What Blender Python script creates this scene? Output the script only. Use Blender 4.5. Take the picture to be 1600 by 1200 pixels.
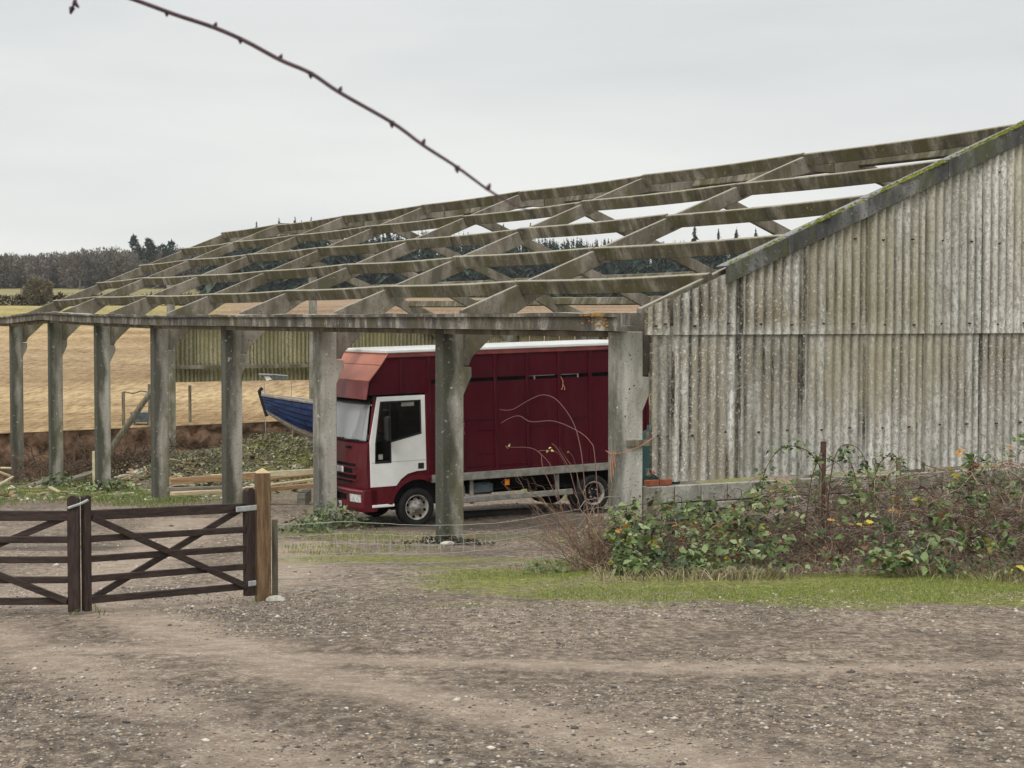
import bpy, bmesh, math, random
import numpy as np
from mathutils import Vector, Matrix
rng = np.random.default_rng(11)
random.seed(5)
S = bpy.context.scene
COL = S.collection
for o in list(bpy.data.objects): bpy.data.objects.remove(o)

# ------------------------------------------------------------------ camera, sky, sun, exposure
F = 2750.0; CAMZ = 4.0
PITCH = math.atan(103.0/F)
cam_d = bpy.data.cameras.new('camera'); cam = bpy.data.objects.new('camera', cam_d); COL.objects.link(cam)
cam.location = (0, 0, CAMZ); cam.rotation_euler = (math.pi/2-PITCH, 0, 0)
cam_d.sensor_width = 36; cam_d.lens = 36*F/1600; cam_d.clip_start = .05; cam_d.clip_end = 6000
cam_d.dof.use_dof = True; cam_d.dof.focus_distance = 30; cam_d.dof.aperture_fstop = 26
S.camera = cam
S.render.resolution_x = 1024; S.render.resolution_y = 768
SUN_EL, SUN_AZ = math.radians(48), math.radians(205)   # azimuth clockwise from +Y
w = bpy.data.worlds.new('World'); S.world = w; w.use_nodes = True
nt = w.node_tree; nt.nodes.clear()
def N(t, kind, **kw):
    n = t.nodes.new(kind)
    for k, v in kw.items(): setattr(n, k, v)
    return n
wo = N(nt, 'ShaderNodeOutputWorld'); 
sky = N(nt, 'ShaderNodeTexSky', sky_type='NISHITA'); sky.sun_disc = False
sky.sun_elevation = SUN_EL; sky.sun_rotation = SUN_AZ; sky.air_density = 1; sky.dust_density = 3
bsky = N(nt, 'ShaderNodeBackground'); bsky.inputs['Strength'].default_value = .08
nt.links.new(sky.outputs[0], bsky.inputs['Color'])
tc = N(nt, 'ShaderNodeTexCoord'); mp = N(nt, 'ShaderNodeMapping'); mp.inputs['Scale'].default_value = (1.2, 1.2, 7)
nz = N(nt, 'ShaderNodeTexNoise'); nz.inputs['Scale'].default_value = 2.6; nz.inputs['Detail'].default_value = 5; nz.inputs['Roughness'].default_value = .5
nt.links.new(tc.outputs['Generated'], mp.inputs['Vector']); nt.links.new(mp.outputs[0], nz.inputs['Vector'])
sp = N(nt, 'ShaderNodeSeparateXYZ'); nt.links.new(tc.outputs['Generated'], sp.inputs[0])
rz = N(nt, 'ShaderNodeValToRGB'); e = rz.color_ramp.elements
e[0].position = 0; e[0].color = (.84, .84, .80, 1); e[1].position = .16; e[1].color = (.695, .708, .705, 1)
e2 = rz.color_ramp.elements.new(.06); e2.color = (.82, .825, .81, 1)
e3 = rz.color_ramp.elements.new(1.0); e3.color = (1.12, 1.13, 1.12, 1)     # overcast sky, brightening evenly to the zenith
nt.links.new(sp.outputs['Z'], rz.inputs[0])
rn = N(nt, 'ShaderNodeValToRGB'); e = rn.color_ramp.elements
e[0].position = .3; e[0].color = (.90, .915, .925, 1); e[1].position = .62; e[1].color = (1.05, 1.05, 1.045, 1)
nt.links.new(nz.outputs[0], rn.inputs[0])
mul = N(nt, 'ShaderNodeMixRGB', blend_type='MULTIPLY'); mul.inputs[0].default_value = 1
nt.links.new(rz.outputs[0], mul.inputs[1]); nt.links.new(rn.outputs[0], mul.inputs[2])
bcl = N(nt, 'ShaderNodeBackground'); bcl.inputs['Strength'].default_value = 1.0
nt.links.new(mul.outputs[0], bcl.inputs['Color'])
mx = N(nt, 'ShaderNodeMixShader'); mx.inputs[0].default_value = .94
nt.links.new(bsky.outputs[0], mx.inputs[1]); nt.links.new(bcl.outputs[0], mx.inputs[2]); nt.links.new(mx.outputs[0], wo.inputs[0])
sd = bpy.data.lights.new('sun', 'SUN'); sd.energy = 1.5; sd.angle = math.radians(25); sd.color = (1, .97, .92)
so = bpy.data.objects.new('sun', sd); COL.objects.link(so); so.location = (0, -20, 30)
dsun = Vector((math.sin(SUN_AZ)*math.cos(SUN_EL), math.cos(SUN_AZ)*math.cos(SUN_EL), math.sin(SUN_EL)))
so.rotation_euler = (-dsun).to_track_quat('-Z', 'Y').to_euler()
S.view_settings.view_transform = 'Standard'; S.view_settings.look = 'None'
S.view_settings.exposure = 0.14; S.view_settings.gamma = 1; S.view_settings.use_curve_mapping = False

def P(x, y, Y):                                        # photograph pixel + horizontal distance -> point in the place
    fy, fz = math.cos(PITCH), -math.sin(PITCH); uy, uz = math.sin(PITCH), math.cos(PITCH)
    a = (600-y)/F; dx = (x-800)/F; dy = fy+a*uy; dz = fz+a*uz
    return Vector((dx/dy*Y, Y, CAMZ+dz/dy*Y))

# ------------------------------------------------------------------ materials
def ramp(t, stops):
    r = N(t, 'ShaderNodeValToRGB'); el = r.color_ramp.elements
    while len(el) < len(stops): el.new(.5)
    for i, (p, c) in enumerate(stops):
        el[i].position = p; el[i].color = (*c, 1) if len(c) == 3 else c
    return r
def noise(t, vec, scale, detail=4, rough=.55, stretch=None, dist=0):
    n = N(t, 'ShaderNodeTexNoise'); n.inputs['Scale'].default_value = scale; n.inputs['Detail'].default_value = detail
    n.inputs['Roughness'].default_value = rough; n.inputs['Distortion'].default_value = dist
    if stretch:
        m = N(t, 'ShaderNodeMapping'); m.inputs['Scale'].default_value = stretch; t.links.new(vec, m.inputs['Vector']); vec = m.outputs[0]
    t.links.new(vec, n.inputs['Vector']); return n.outputs[0]
def mixc(t, fac, a, b, mode='MIX'):
    m = N(t, 'ShaderNodeMixRGB', blend_type=mode)
    for i, v in ((0, fac), (1, a), (2, b)):
        if isinstance(v, (int, float)): m.inputs[i].default_value = v
        elif isinstance(v, tuple): m.inputs[i].default_value = (*v, 1)
        else: t.links.new(v, m.inputs[i])
    return m.outputs[0]
def mat0(name, rough=.85, spec=.3):
    m = bpy.data.materials.new(name); m.use_nodes = True; t = m.node_tree
    b = t.nodes['Principled BSDF']; b.inputs['Roughness'].default_value = rough; b.inputs['Specular IOR Level'].default_value = spec
    return m, t, b
def setc(t, b, c):
    if isinstance(c, tuple): b.inputs['Base Color'].default_value = (*c, 1)
    else: t.links.new(c, b.inputs['Base Color'])
def bump(t, b, h, strength=.4, dist=.02):
    n = N(t, 'ShaderNodeBump'); n.inputs['Strength'].default_value = strength; n.inputs['Distance'].default_value = dist
    t.links.new(h, n.inputs['Height']); t.links.new(n.outputs[0], b.inputs['Normal'])
def objvec(t, rand=True):                              # object coordinates, offset per object so copies differ
    c = N(t, 'ShaderNodeTexCoord')
    if not rand: return c.outputs['Object']
    oi = N(t, 'ShaderNodeObjectInfo'); mu = N(t, 'ShaderNodeMath', operation='MULTIPLY'); mu.inputs[1].default_value = 37
    t.links.new(oi.outputs['Random'], mu.inputs[0])
    ad = N(t, 'ShaderNodeVectorMath', operation='ADD'); t.links.new(c.outputs['Object'], ad.inputs[0]); t.links.new(mu.outputs[0], ad.inputs[1])
    return ad.outputs[0]

def concrete(name, base, dark, moss, moss_amt, streak=(1, 1, .12), pale=(.5, .48, .43), weather=0., wx=0.):
    m, t, b = mat0(name, .92, .2); v = objvec(t)
    c1 = ramp(t, [(.36, dark), (.5, base), (.66, pale)]); t.links.new(noise(t, v, 2.0, 7, .66, streak), c1.inputs[0])
    c2 = ramp(t, [(.52-.14*moss_amt, (0, 0, 0)), (.66-.12*moss_amt, (.9, .9, .9))]); t.links.new(noise(t, v, 1.5, 6, .65, (1, 1, .45)), c2.inputs[0])
    c = mixc(t, c2.outputs[0], c1.outputs[0], moss)
    tcn = N(t, 'ShaderNodeTexCoord'); sx = N(t, 'ShaderNodeSeparateXYZ'); t.links.new(tcn.outputs['Normal'], sx.inputs[0])
    if weather:                                         # algae and soot on the weather side, creeping round the edge
        ox = N(t, 'ShaderNodeSeparateXYZ'); t.links.new(tcn.outputs['Object'], ox.inputs[0])
        n1 = noise(t, v, 1.6, 6, .65, (1, 1, .35)); k = N(t, 'ShaderNodeMath', operation='MULTIPLY_ADD'); k.inputs[1].default_value = .75; t.links.new(n1, k.inputs[0]); t.links.new(ox.outputs[0], k.inputs[2])
        e0 = .375+wx; r = ramp(t, [(e0-.09, (weather,)*3), (e0+.06, (0, 0, 0))]); t.links.new(k.outputs[0], r.inputs[0])
        c = mixc(t, r.outputs[0], c, (.062, .064, .05))
    r = ramp(t, [(.75, (0, 0, 0)), (.92, (.75, .75, .75))]); t.links.new(sx.outputs[2], r.inputs[0])      # sky brightness painted in: upward faces made paler
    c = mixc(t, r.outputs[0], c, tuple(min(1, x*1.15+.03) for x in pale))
    sp1 = ramp(t, [(.60, (0, 0, 0)), (.66, (.8, .8, .8))]); t.links.new(noise(t, v, 24, 3, .5), sp1.inputs[0])
    c = mixc(t, sp1.outputs[0], c, tuple(x*.5 for x in base))
    sp2 = ramp(t, [(.64, (0, 0, 0)), (.70, (.8, .8, .8))]); t.links.new(noise(t, v, 9, 5, .65), sp2.inputs[0])
    c = mixc(t, sp2.outputs[0], c, tuple(min(1, x*1.2) for x in pale))
    setc(t, b, c); bump(t, b, noise(t, v, 30, 5, .65), .6, .018); return m
M = {}
M['conc'] = concrete('column_concrete', (.33, .31, .26), (.14, .135, .11), (.16, .155, .09), .3, weather=.88)
M['conc_l'] = concrete('pale_column_concrete', (.47, .45, .40), (.28, .265, .23), (.24, .22, .16), .1, pale=(.60, .58, .52), weather=.8, wx=-.15)
M['rafter'] = concrete('rafter_concrete', (.245, .215, .175), (.115, .104, .082), (.125, .115, .065), .35, (1, 1, .3), (.35, .32, .265))
M['purlin'] = concrete('purlin_concrete', (.155, .137, .10), (.068, .062, .044), (.105, .097, .045), .4, (.6, 1.4, .6), (.34, .31, .24))
M['gutter'] = concrete('gutter_concrete', (.145, .133, .118), (.06, .055, .05), (.10, .09, .055), .45, (1, 1.1, .5), (.44, .41, .35))
M['barge'] = concrete('barge_board_cement', (.10, .10, .098), (.05, .05, .05), (.09, .095, .05), .3, (1, 1, .4), (.25, .25, .24))
M['block'] = concrete('block_concrete', (.33, .31, .27), (.17, .16, .13), (.14, .14, .075), .3, (1, 1, 1))

def sheet_mat(name, base, lo, stainc, dark, greenish):
    m, t, b = mat0(name, .9, .25)
    g = N(t, 'ShaderNodeNewGeometry').outputs['Position']
    c1 = ramp(t, [(.40, lo), (.58, base)]); t.links.new(noise(t, g, 3.2, 7, .72, (1, 1, .35)), c1.inputs[0]); c = c1.outputs[0]
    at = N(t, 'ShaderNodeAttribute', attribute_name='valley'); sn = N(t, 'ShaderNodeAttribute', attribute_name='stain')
    def mulv(x, y):
        q = N(t, 'ShaderNodeMath', operation='MULTIPLY')
        for i, v in enumerate((x, y)):
            if isinstance(v, float): q.inputs[i].default_value = v
            else: t.links.new(v, q.inputs[i])
        return q.outputs[0]
    r1 = ramp(t, [(.38, (0, 0, 0)), (.53, (1, 1, 1))]); t.links.new(noise(t, g, 2.3, 6, .7, (1, 1, .13)), r1.inputs[0])
    c = mixc(t, mulv(mulv(sn.outputs['Fac'], r1.outputs[0]), .9), c, stainc)                 # broad rusty brown run-off
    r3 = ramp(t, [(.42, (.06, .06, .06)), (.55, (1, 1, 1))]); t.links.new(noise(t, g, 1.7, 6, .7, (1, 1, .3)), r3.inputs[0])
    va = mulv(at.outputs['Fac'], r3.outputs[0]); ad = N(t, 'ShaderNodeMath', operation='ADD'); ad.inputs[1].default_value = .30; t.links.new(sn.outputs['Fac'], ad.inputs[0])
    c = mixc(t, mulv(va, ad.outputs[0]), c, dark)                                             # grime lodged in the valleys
    r4 = ramp(t, [(.49, (0, 0, 0)), (.57, (.75, .75, .75))]); t.links.new(noise(t, g, 20, 5, .75, (1, 1, .6)), r4.inputs[0]); c = mixc(t, r4.outputs[0], c, tuple(x*.5 for x in lo))
    r5 = ramp(t, [(.56, (0, 0, 0)), (.66, (.8, .8, .8))]); t.links.new(noise(t, g, 28, 4, .7), r5.inputs[0]); c = mixc(t, r5.outputs[0], c, tuple(min(1, x*1.2) for x in base))
    r6 = ramp(t, [(.48, (0, 0, 0)), (.62, (.45, .45, .45))]); t.links.new(noise(t, g, .7, 4, .55, (1, 1, .35)), r6.inputs[0]); c = mixc(t, r6.outputs[0], c, greenish)
    rv = ramp(t, [(0, (1.12, 1.12, 1.12)), (.5, (.86, .855, .85)), (1, (.72, .71, .69))]); t.links.new(at.outputs['Fac'], rv.inputs[0]); c = mixc(t, .5, c, rv.outputs[0], 'MULTIPLY')  # corrugation shading put into the colour: ridges lighter, valleys darker
    oi = N(t, 'ShaderNodeObjectInfo'); ro = ramp(t, [(0, (.84, .84, .83)), (1, (1.1, 1.09, 1.07))]); t.links.new(oi.outputs['Random'], ro.inputs[0]); c = mixc(t, 1., c, ro.outputs[0], 'MULTIPLY')
    setc(t, b, c); bump(t, b, noise(t, g, 60, 4, .7), .35, .01); return m
M['sheet'] = sheet_mat('weathered_cement_sheet', (.70, .69, .65), (.45, .44, .40), (.245, .205, .135), (.058, .050, .037), (.36, .325, .21))
M['sheet_in'] = sheet_mat('mossy_cement_sheet', (.46, .43, .29), (.33, .305, .19), (.25, .22, .12), (.12, .105, .05), (.27, .25, .12))

def simple(name, c, rough=.6, spec=.4, var=.25, scale=8, bumpy=0, metal=0, stretch=None):
    m, t, b = mat0(name, rough, spec); v = objvec(t)
    r = ramp(t, [(.38, tuple(x*(1-var) for x in c)), (.62, tuple(min(1, x*(1+var)) for x in c))]); t.links.new(noise(t, v, scale, 6, .65, stretch), r.inputs[0])
    setc(t, b, r.outputs[0]); b.inputs['Metallic'].default_value = metal
    if bumpy: bump(t, b, noise(t, v, scale*3, 4, .6, stretch), bumpy, .01)
    return m
def paint(name, c, dust):
    m, t, b = mat0(name, .4, .28); v = objvec(t, False)
    r = ramp(t, [(.36, tuple(x*.85 for x in c)), (.64, tuple(x*1.15 for x in c))]); t.links.new(noise(t, v, 1.1, 6, .6, (1, 1, .5)), r.inputs[0]); col_ = r.outputs[0]
    r2 = ramp(t, [(.50, (0, 0, 0)), (.72, (.13, .13, .13))]); t.links.new(noise(t, v, 7, 6, .7, (1, 1, .18)), r2.inputs[0]); col_ = mixc(t, r2.outputs[0], col_, dust)     # dried run-off
    r3 = ramp(t, [(.62, (0, 0, 0)), (.68, (.2, .2, .2))]); t.links.new(noise(t, v, 38, 3, .6), r3.inputs[0]); col_ = mixc(t, r3.outputs[0], col_, dust)                 # splashed mud specks
    setc(t, b, col_); rr_ = ramp(t, [(.4, (.38, .38, .38)), (.62, (.52, .52, .52))]); t.links.new(noise(t, v, 2.5, 5, .6), rr_.inputs[0]); t.links.new(rr_.outputs[0], b.inputs['Roughness'])
    bump(t, b, noise(t, v, 1.6, 3, .5), .25, .012); return m
M['maroon'] = paint('maroon_paint', (.066, .0018, .0095), (.12, .07, .065))
M['maroon_cab'] = paint('maroon_cab_paint', (.115, .008, .016), (.16, .10, .085))
M['faded'] = simple('faded_red_paint', (.56, .215, .15), .45, .35, .1, 2)
M['faded2'] = simple('dull_maroon_paint', (.22, .055, .055), .45, .4, .2, 2)
M['white'] = simple('white_paint', (.82, .83, .81), .35, .45, .05, 3)
M['black'] = simple('black_rubber', (.016, .016, .017), .8, .3, .3, 6)
M['dark'] = simple('dark_void', (.010, .010, .011), .9, .1, .3, 6)
M['trim'] = simple('black_trim', (.018, .018, .02), .45, .4, .2, 6)
M['rim'] = simple('dirty_silver_rim', (.32, .30, .265), .55, .4, .4, 9)
M['alu'] = simple('dull_aluminium', (.26, .255, .225), .6, .4, .3, 5)
M['galv'] = simple('galvanised_steel', (.36, .37, .37), .5, .45, .2, 14)
M['wire'] = simple('galvanised_wire', (.42, .43, .42), .5, .4, .15, 14)
M['lens'] = simple('headlight_glass', (.60, .62, .60), .15, .6, .3, 14)
M['orange'] = simple('amber_lens', (.85, .25, .02), .4, .5, .1, 4)
M['seat'] = simple('seat_cloth', (.05, .05, .06), .9, .2, .2, 9)
M['paper'] = simple('white_paper', (.8, .8, .78), .8, .2, .03, 9)
M['gatewood'] = simple('dark_stained_wood', (.040, .025, .020), .6, .35, .45, 5, .3, 0, (8, 8, 1.2))
M['gatewood_h'] = simple('dark_stained_rail', (.042, .027, .022), .6, .35, .45, 5, .3, 0, (1.2, 8, 8))
M['post'] = simple('fresh_brown_post', (.165, .105, .058), .8, .2, .35, 4, .3, 0, (7, 7, .8))
M['post_end'] = simple('pale_end_grain', (.55, .42, .25), .85, .2, .15, 12)
M['lumber'] = simple('pale_lumber', (.55, .44, .28), .85, .2, .3, 3, .2, 0, (.6, 5, 5))
M['lumber_o'] = simple('orange_lumber', (.36, .235, .125), .85, .2, .35, 3, .2, 0, (.6, 5, 5))
M['lumber_g'] = simple('grey_lumber', (.20, .185, .15), .9, .2, .35, 3, .3, 0, (.6, 5, 5))
M['greytimber'] = simple('grey_weathered_timber', (.19, .17, .125), .9, .2, .4, 3, .3, 0, (5, 5, .6))
M['boatblue'] = simple('navy_boat_paint', (.011, .027, .095), .5, .35, .5, 4)
M['boatgrey'] = simple('worn_grey_gunwale', (.34, .31, .28), .85, .2, .4, 6, .2, 0, (.5, 5, 5))
M['boatblack'] = simple('black_stem', (.018, .019, .024), .7, .3, .3, 6)
M['green'] = simple('dark_green_plastic', (.006, .045, .04), .4, .4, .25, 3)
M['brick'] = simple('red_brick', (.27, .085, .05), .9, .15, .3, 14, .4)
M['rust'] = simple('rusty_steel', (.085, .045, .035), .85, .3, .45, 14, .4)
M['twine'] = simple('orange_twine', (.50, .24, .15), .9, .1, .2, 20)
M['stone'] = simple('pale_stone', (.45, .42, .36), .9, .2, .35, 9, .3)
M['sheeting'] = simple('dark_grey_sheeting', (.075, .072, .07), .7, .3, .5, 2.5, .4, 0, (.5, 3, 3))
M['pipe'] = simple('black_pipe', (.03, .028, .026), .6, .4, .3, 5)
M['briar'] = simple('purple_briar_bark', (.055, .022, .028), .55, .4, .35, 60)
M['yellowpipe'] = simple('pale_yellow_pipe', (.62, .55, .36), .5, .4, .15, 5)
M['bluegrey'] = simple('blue_grey_metal', (.10, .13, .14), .6, .4, .3, 6)
M['moss'] = simple('moss', (.13, .14, .025), .95, .1, .55, 16, .8)
M['lichen'] = simple('orange_lichen', (.36, .20, .05), .95, .1, .4, 20, .6)

def glassmat(name, ior, tint):
    m = bpy.data.materials.new(name); m.use_nodes = True; t = m.node_tree; t.nodes.clear()
    o = N(t, 'ShaderNodeOutputMaterial'); a = N(t, 'ShaderNodeBsdfTransparent'); a.inputs[0].default_value = (*tint, 1)
    g = N(t, 'ShaderNodeBsdfGlossy'); g.inputs['Roughness'].default_value = .03
    f = N(t, 'ShaderNodeFresnel'); f.inputs[0].default_value = ior; x = N(t, 'ShaderNodeMixShader')
    t.links.new(f.outputs[0], x.inputs[0]); t.links.new(a.outputs[0], x.inputs[1]); t.links.new(g.outputs[0], x.inputs[2]); t.links.new(x.outputs[0], o.inputs[0])
    return m
M['wglass'] = glassmat('windscreen_glass', 2.6, (.95, .97, .97))
t = M['wglass'].node_tree; wx_ = N(t, 'ShaderNodeMixShader'); wx_.inputs[0].default_value = .30; df = N(t, 'ShaderNodeBsdfDiffuse'); df.inputs[0].default_value = (.85, .87, .88, 1)   # white mixed in to imitate sky reflection on the screen
ow = [n for n in t.nodes if n.type == 'OUTPUT_MATERIAL'][0]; src = ow.inputs[0].links[0].from_socket; t.links.new(src, wx_.inputs[1]); t.links.new(df.outputs[0], wx_.inputs[2]); t.links.new(wx_.outputs[0], ow.inputs[0])
M['sglass'] = glassmat('side_glass', 1.5, (.45, .48, .48))

def attr_mat(name, rough=.8, spec=.25, trans=0., nscale=0, sat=None):
    m, t, b = mat0(name, rough, spec); a = N(t, 'ShaderNodeAttribute', attribute_name='Col')
    c = a.outputs['Color']
    if nscale:
        g = N(t, 'ShaderNodeNewGeometry').outputs['Position']
        r = ramp(t, [(.3, (.65, .65, .65)), (.7, (1.25, 1.25, 1.25))]); t.links.new(noise(t, g, nscale, 4), r.inputs[0])
        c = mixc(t, 1., c, r.outputs[0], 'MULTIPLY')
    setc(t, b, c)
    if trans:
        tr = N(t, 'ShaderNodeBsdfTranslucent'); t.links.new(c, tr.inputs[0]); x = N(t, 'ShaderNodeMixShader'); x.inputs[0].default_value = trans
        o = t.nodes['Material Output']; t.links.new(b.outputs[0], x.inputs[1]); t.links.new(tr.outputs[0], x.inputs[2]); t.links.new(x.outputs[0], o.inputs[0])
    return m
M['leaf'] = attr_mat('leaf', .45, .4, .2); M['twig'] = attr_mat('twig', .85, .2); M['pebble'] = attr_mat('pebble', .85, .25)
M['blade'] = attr_mat('grass_blade', .6, .3, .25); M['far'] = attr_mat('far_foliage', .95, .05)

def ground_mat():
    m, t, b = mat0('yard_earth', .9, .25); g = N(t, 'ShaderNodeNewGeometry').outputs['Position']
    at = N(t, 'ShaderNodeAttribute', attribute_name='Col'); s = N(t, 'ShaderNodeSeparateColor'); t.links.new(at.outputs['Color'], s.inputs[0])
    r1 = ramp(t, [(.37, (.115, .092, .072)), (.48, (.225, .183, .146)), (.55, (.315, .262, .212)), (.67, (.46, .395, .325))]); t.links.new(noise(t, g, 8, 8, .74, (1.25, .7, 1)), r1.inputs[0])
    rb = ramp(t, [(.36, (.74, .72, .70)), (.62, (1.18, 1.15, 1.11))]); t.links.new(noise(t, g, .55, 5, .6, (1, .55, 1), .6), rb.inputs[0])
    c = mixc(t, 1., r1.outputs[0], rb.outputs[0], 'MULTIPLY')
    tk = ramp(t, [(.38, (.33, .255, .195)), (.62, (.47, .38, .30))]); t.links.new(noise(t, g, 5, 7, .65), tk.inputs[0])
    def soft(ch, sc, lo, hi, st=None):                 # noise-broken edge of a painted mask
        ad = N(t, 'ShaderNodeMath', operation='ADD'); t.links.new(ch, ad.inputs[0]); nn = noise(t, g, sc, 5, .65, st); t.links.new(nn, ad.inputs[1])
        r = ramp(t, [(lo, (0, 0, 0)), (hi, (1, 1, 1))]); sb = N(t, 'ShaderNodeMath', operation='MULTIPLY'); sb.inputs[1].default_value = .5
        t.links.new(ad.outputs[0], sb.inputs[0]); t.links.new(sb.outputs[0], r.inputs[0]); return r.outputs[0]
    c = mixc(t, soft(s.outputs[1], 2.2, .36, .66), c, tk.outputs[0])
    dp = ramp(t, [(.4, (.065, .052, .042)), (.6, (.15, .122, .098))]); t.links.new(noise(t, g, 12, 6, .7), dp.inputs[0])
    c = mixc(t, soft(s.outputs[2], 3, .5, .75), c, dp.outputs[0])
    gr = ramp(t, [(.36, (.10, .095, .045)), (.48, (.20, .215, .055)), (.62, (.34, .335, .11))]); t.links.new(noise(t, g, 11, 6, .7), gr.inputs[0])
    c = mixc(t, soft(s.outputs[0], 3.5, .44, .66), c, gr.outputs[0])
    # fine grit: single pale and dark grains
    vo = N(t, 'ShaderNodeTexVoronoi'); vo.inputs['Scale'].default_value = 48; t.links.new(g, vo.inputs['Vector'])
    cs = N(t, 'ShaderNodeSeparateColor'); t.links.new(vo.outputs['Color'], cs.inputs[0])
    rr = ramp(t, [(0, (.62, .6, .58)), (.55, (.95, .94, .92)), (.86, (1.15, 1.14, 1.12)), (.95, (1.7, 1.68, 1.6))]); t.links.new(cs.outputs[0], rr.inputs[0])
    gf = N(t, 'ShaderNodeMath', operation='MULTIPLY_ADD'); gf.inputs[1].default_value = -.55; gf.inputs[2].default_value = .9; t.links.new(s.outputs[1], gf.inputs[0]); c = mixc(t, gf.outputs[0], c, rr.outputs[0], 'MULTIPLY')
    setc(t, b, c)
    h = N(t, 'ShaderNodeMath', operation='ADD'); t.links.new(noise(t, g, 40, 6, .7), h.inputs[0])
    t.links.new(noise(t, g, 6, 4, .6), h.inputs[1]); bump(t, b, h.outputs[0], .9, .03); return m
M['ground'] = ground_mat()
def field_mat():
    m, t, b = mat0('stubble_field', .95, .1); g = N(t, 'ShaderNodeNewGeometry').outputs['Position']
    at = N(t, 'ShaderNodeAttribute', attribute_name='Col')
    r = ramp(t, [(.38, (.58, .54, .48)), (.5, (.97, .96, .94)), (.62, (1.3, 1.29, 1.25))]); t.links.new(noise(t, g, 1.5, 8, .75, (2.2, .4, 1)), r.inputs[0])
    c = mixc(t, 1., at.outputs['Color'], r.outputs[0], 'MULTIPLY')
    r2 = ramp(t, [(.35, (.66, .60, .56)), (.62, (1.08, 1.07, 1.05))]); t.links.new(noise(t, g, .06, 5, .6, (.5, 1.3, 1)), r2.inputs[0])
    c = mixc(t, 1., c, r2.outputs[0], 'MULTIPLY')
    wv = N(t, 'ShaderNodeTexWave'); wv.inputs['Scale'].default_value = .35; wv.inputs['Distortion'].default_value = 2.5; wv.inputs['Detail'].default_value = 3; wv.inputs['Detail Scale'].default_value = .4
    mpn = N(t, 'ShaderNodeMapping'); mpn.inputs['Rotation'].default_value = (0, 0, math.radians(82)); t.links.new(g, mpn.inputs[0]); t.links.new(mpn.outputs[0], wv.inputs[0])
    r3 = ramp(t, [(0, (.68, .64, .58)), (.22, (1, 1, 1))]); t.links.new(wv.outputs['Fac'], r3.inputs[0])
    c = mixc(t, .8, c, r3.outputs[0], 'MULTIPLY')
    setc(t, b, c); bump(t, b, noise(t, g, 7, 5, .7), .8, .08); return m
M['field'] = field_mat()
M['soil'] = simple('red_brown_soil', (.145, .09, .058), .95, .1, .55, 2.2, .9)

# ------------------------------------------------------------------ mesh helpers
class MB:
    def __init__(s): s.v = []; s.f = []; s.c = []; s.n = 0
    def add(s, v, f, c=None):
        o = s.n; s.v.extend(tuple(x) for x in v); s.f.extend(tuple(i+o for i in q) for q in f); s.n += len(v)
        if c is not None: s.c.extend([c]*len(v))
    def box(s, a, b, M_=None, c=None):
        x0, y0, z0 = a; x1, y1, z1 = b
        v = [Vector(p) for p in ((x0,y0,z0),(x1,y0,z0),(x1,y1,z0),(x0,y1,z0),(x0,y0,z1),(x1,y0,z1),(x1,y1,z1),(x0,y1,z1))]
        if M_ is not None: v = [M_ @ p for p in v]
        s.add(v, [(0,3,2,1),(4,5,6,7),(0,1,5,4),(1,2,6,5),(2,3,7,6),(3,0,4,7)], c); return s
    def prism(s, poly, y0, y1, c=None, mp=None):       # poly in (x,z), extruded along y
        n = len(poly); ar = sum(poly[i][0]*poly[(i+1)%n][1]-poly[(i+1)%n][0]*poly[i][1] for i in range(n))
        if ar < 0: poly = poly[::-1]
        v = [Vector((x, y0, z)) for x, z in poly]+[Vector((x, y1, z)) for x, z in poly]
        if mp: v = [Vector(mp(p)) for p in v]
        f = [tuple(range(n)), tuple(range(2*n-1, n-1, -1))]+[(i, i+n, (i+1)%n+n, (i+1)%n) for i in range(n)]
        s.add(v, f, c); return s
    def tube(s, pts, rad, sides=5, c=None, cap=True):
        pts = [Vector(p) for p in pts]; n = len(pts)
        if isinstance(rad, (int, float)): rad = [rad]*n
        vs = []; up = Vector((.31, .17, .93))
        for i, p in enumerate(pts):
            d = (pts[min(i+1, n-1)]-pts[max(i-1, 0)]);  d = d.normalized() if d.length > 1e-9 else Vector((0,0,1))
            a = d.cross(up)
            if a.length < .05: a = d.cross(Vector((1, 0, .2)))
            a.normalize(); b = d.cross(a)
            for k in range(sides):
                q = 2*math.pi*k/sides; vs.append(p+(a*math.cos(q)+b*math.sin(q))*rad[i])
        f = [(i*sides+k, i*sides+(k+1)%sides, (i+1)*sides+(k+1)%sides, (i+1)*sides+k) for i in range(n-1) for k in range(sides)]
        if cap: f += [tuple(range(sides-1, -1, -1)), tuple((n-1)*sides+k for k in range(sides))]
        s.add(vs, f, c); return s
    def lathe(s, prof, segs, M_, c=None):              # prof (r, y) about the y axis
        vs = []; m = len(prof)
        for k in range(segs):
            q = 2*math.pi*k/segs
            for r, y in prof: vs.append(M_ @ Vector((r*math.cos(q), y, r*math.sin(q))))
        f = [(k*m+i, k*m+i+1, ((k+1)%segs)*m+i+1, ((k+1)%segs)*m+i) for k in range(segs) for i in range(m-1)]
        s.add(vs, f, c); return s
    def mesh(s, name, mat, smooth=False):
        me = bpy.data.meshes.new(name); me.from_pydata(s.v, [], s.f); me.update()
        if s.c:
            a = me.color_attributes.new('Col', 'FLOAT_COLOR', 'POINT')
            a.data.foreach_set('color', np.array([(*x[:3], 1.) for x in s.c], dtype=np.float32).ravel())
        if mat: me.materials.append(M[mat])
        if smooth: me.polygons.foreach_set('use_smooth', [True]*len(me.polygons))
        return me
    def build(s, name, mat, parent=None, smooth=False, bevel=0, recalc=False):
        me = s.mesh(name, mat, smooth)
        if recalc:
            bm = bmesh.new(); bm.from_mesh(me); bmesh.ops.recalc_face_normals(bm, faces=bm.faces); bm.to_mesh(me); bm.free()
        return link(name, me, parent, bevel)
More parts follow.
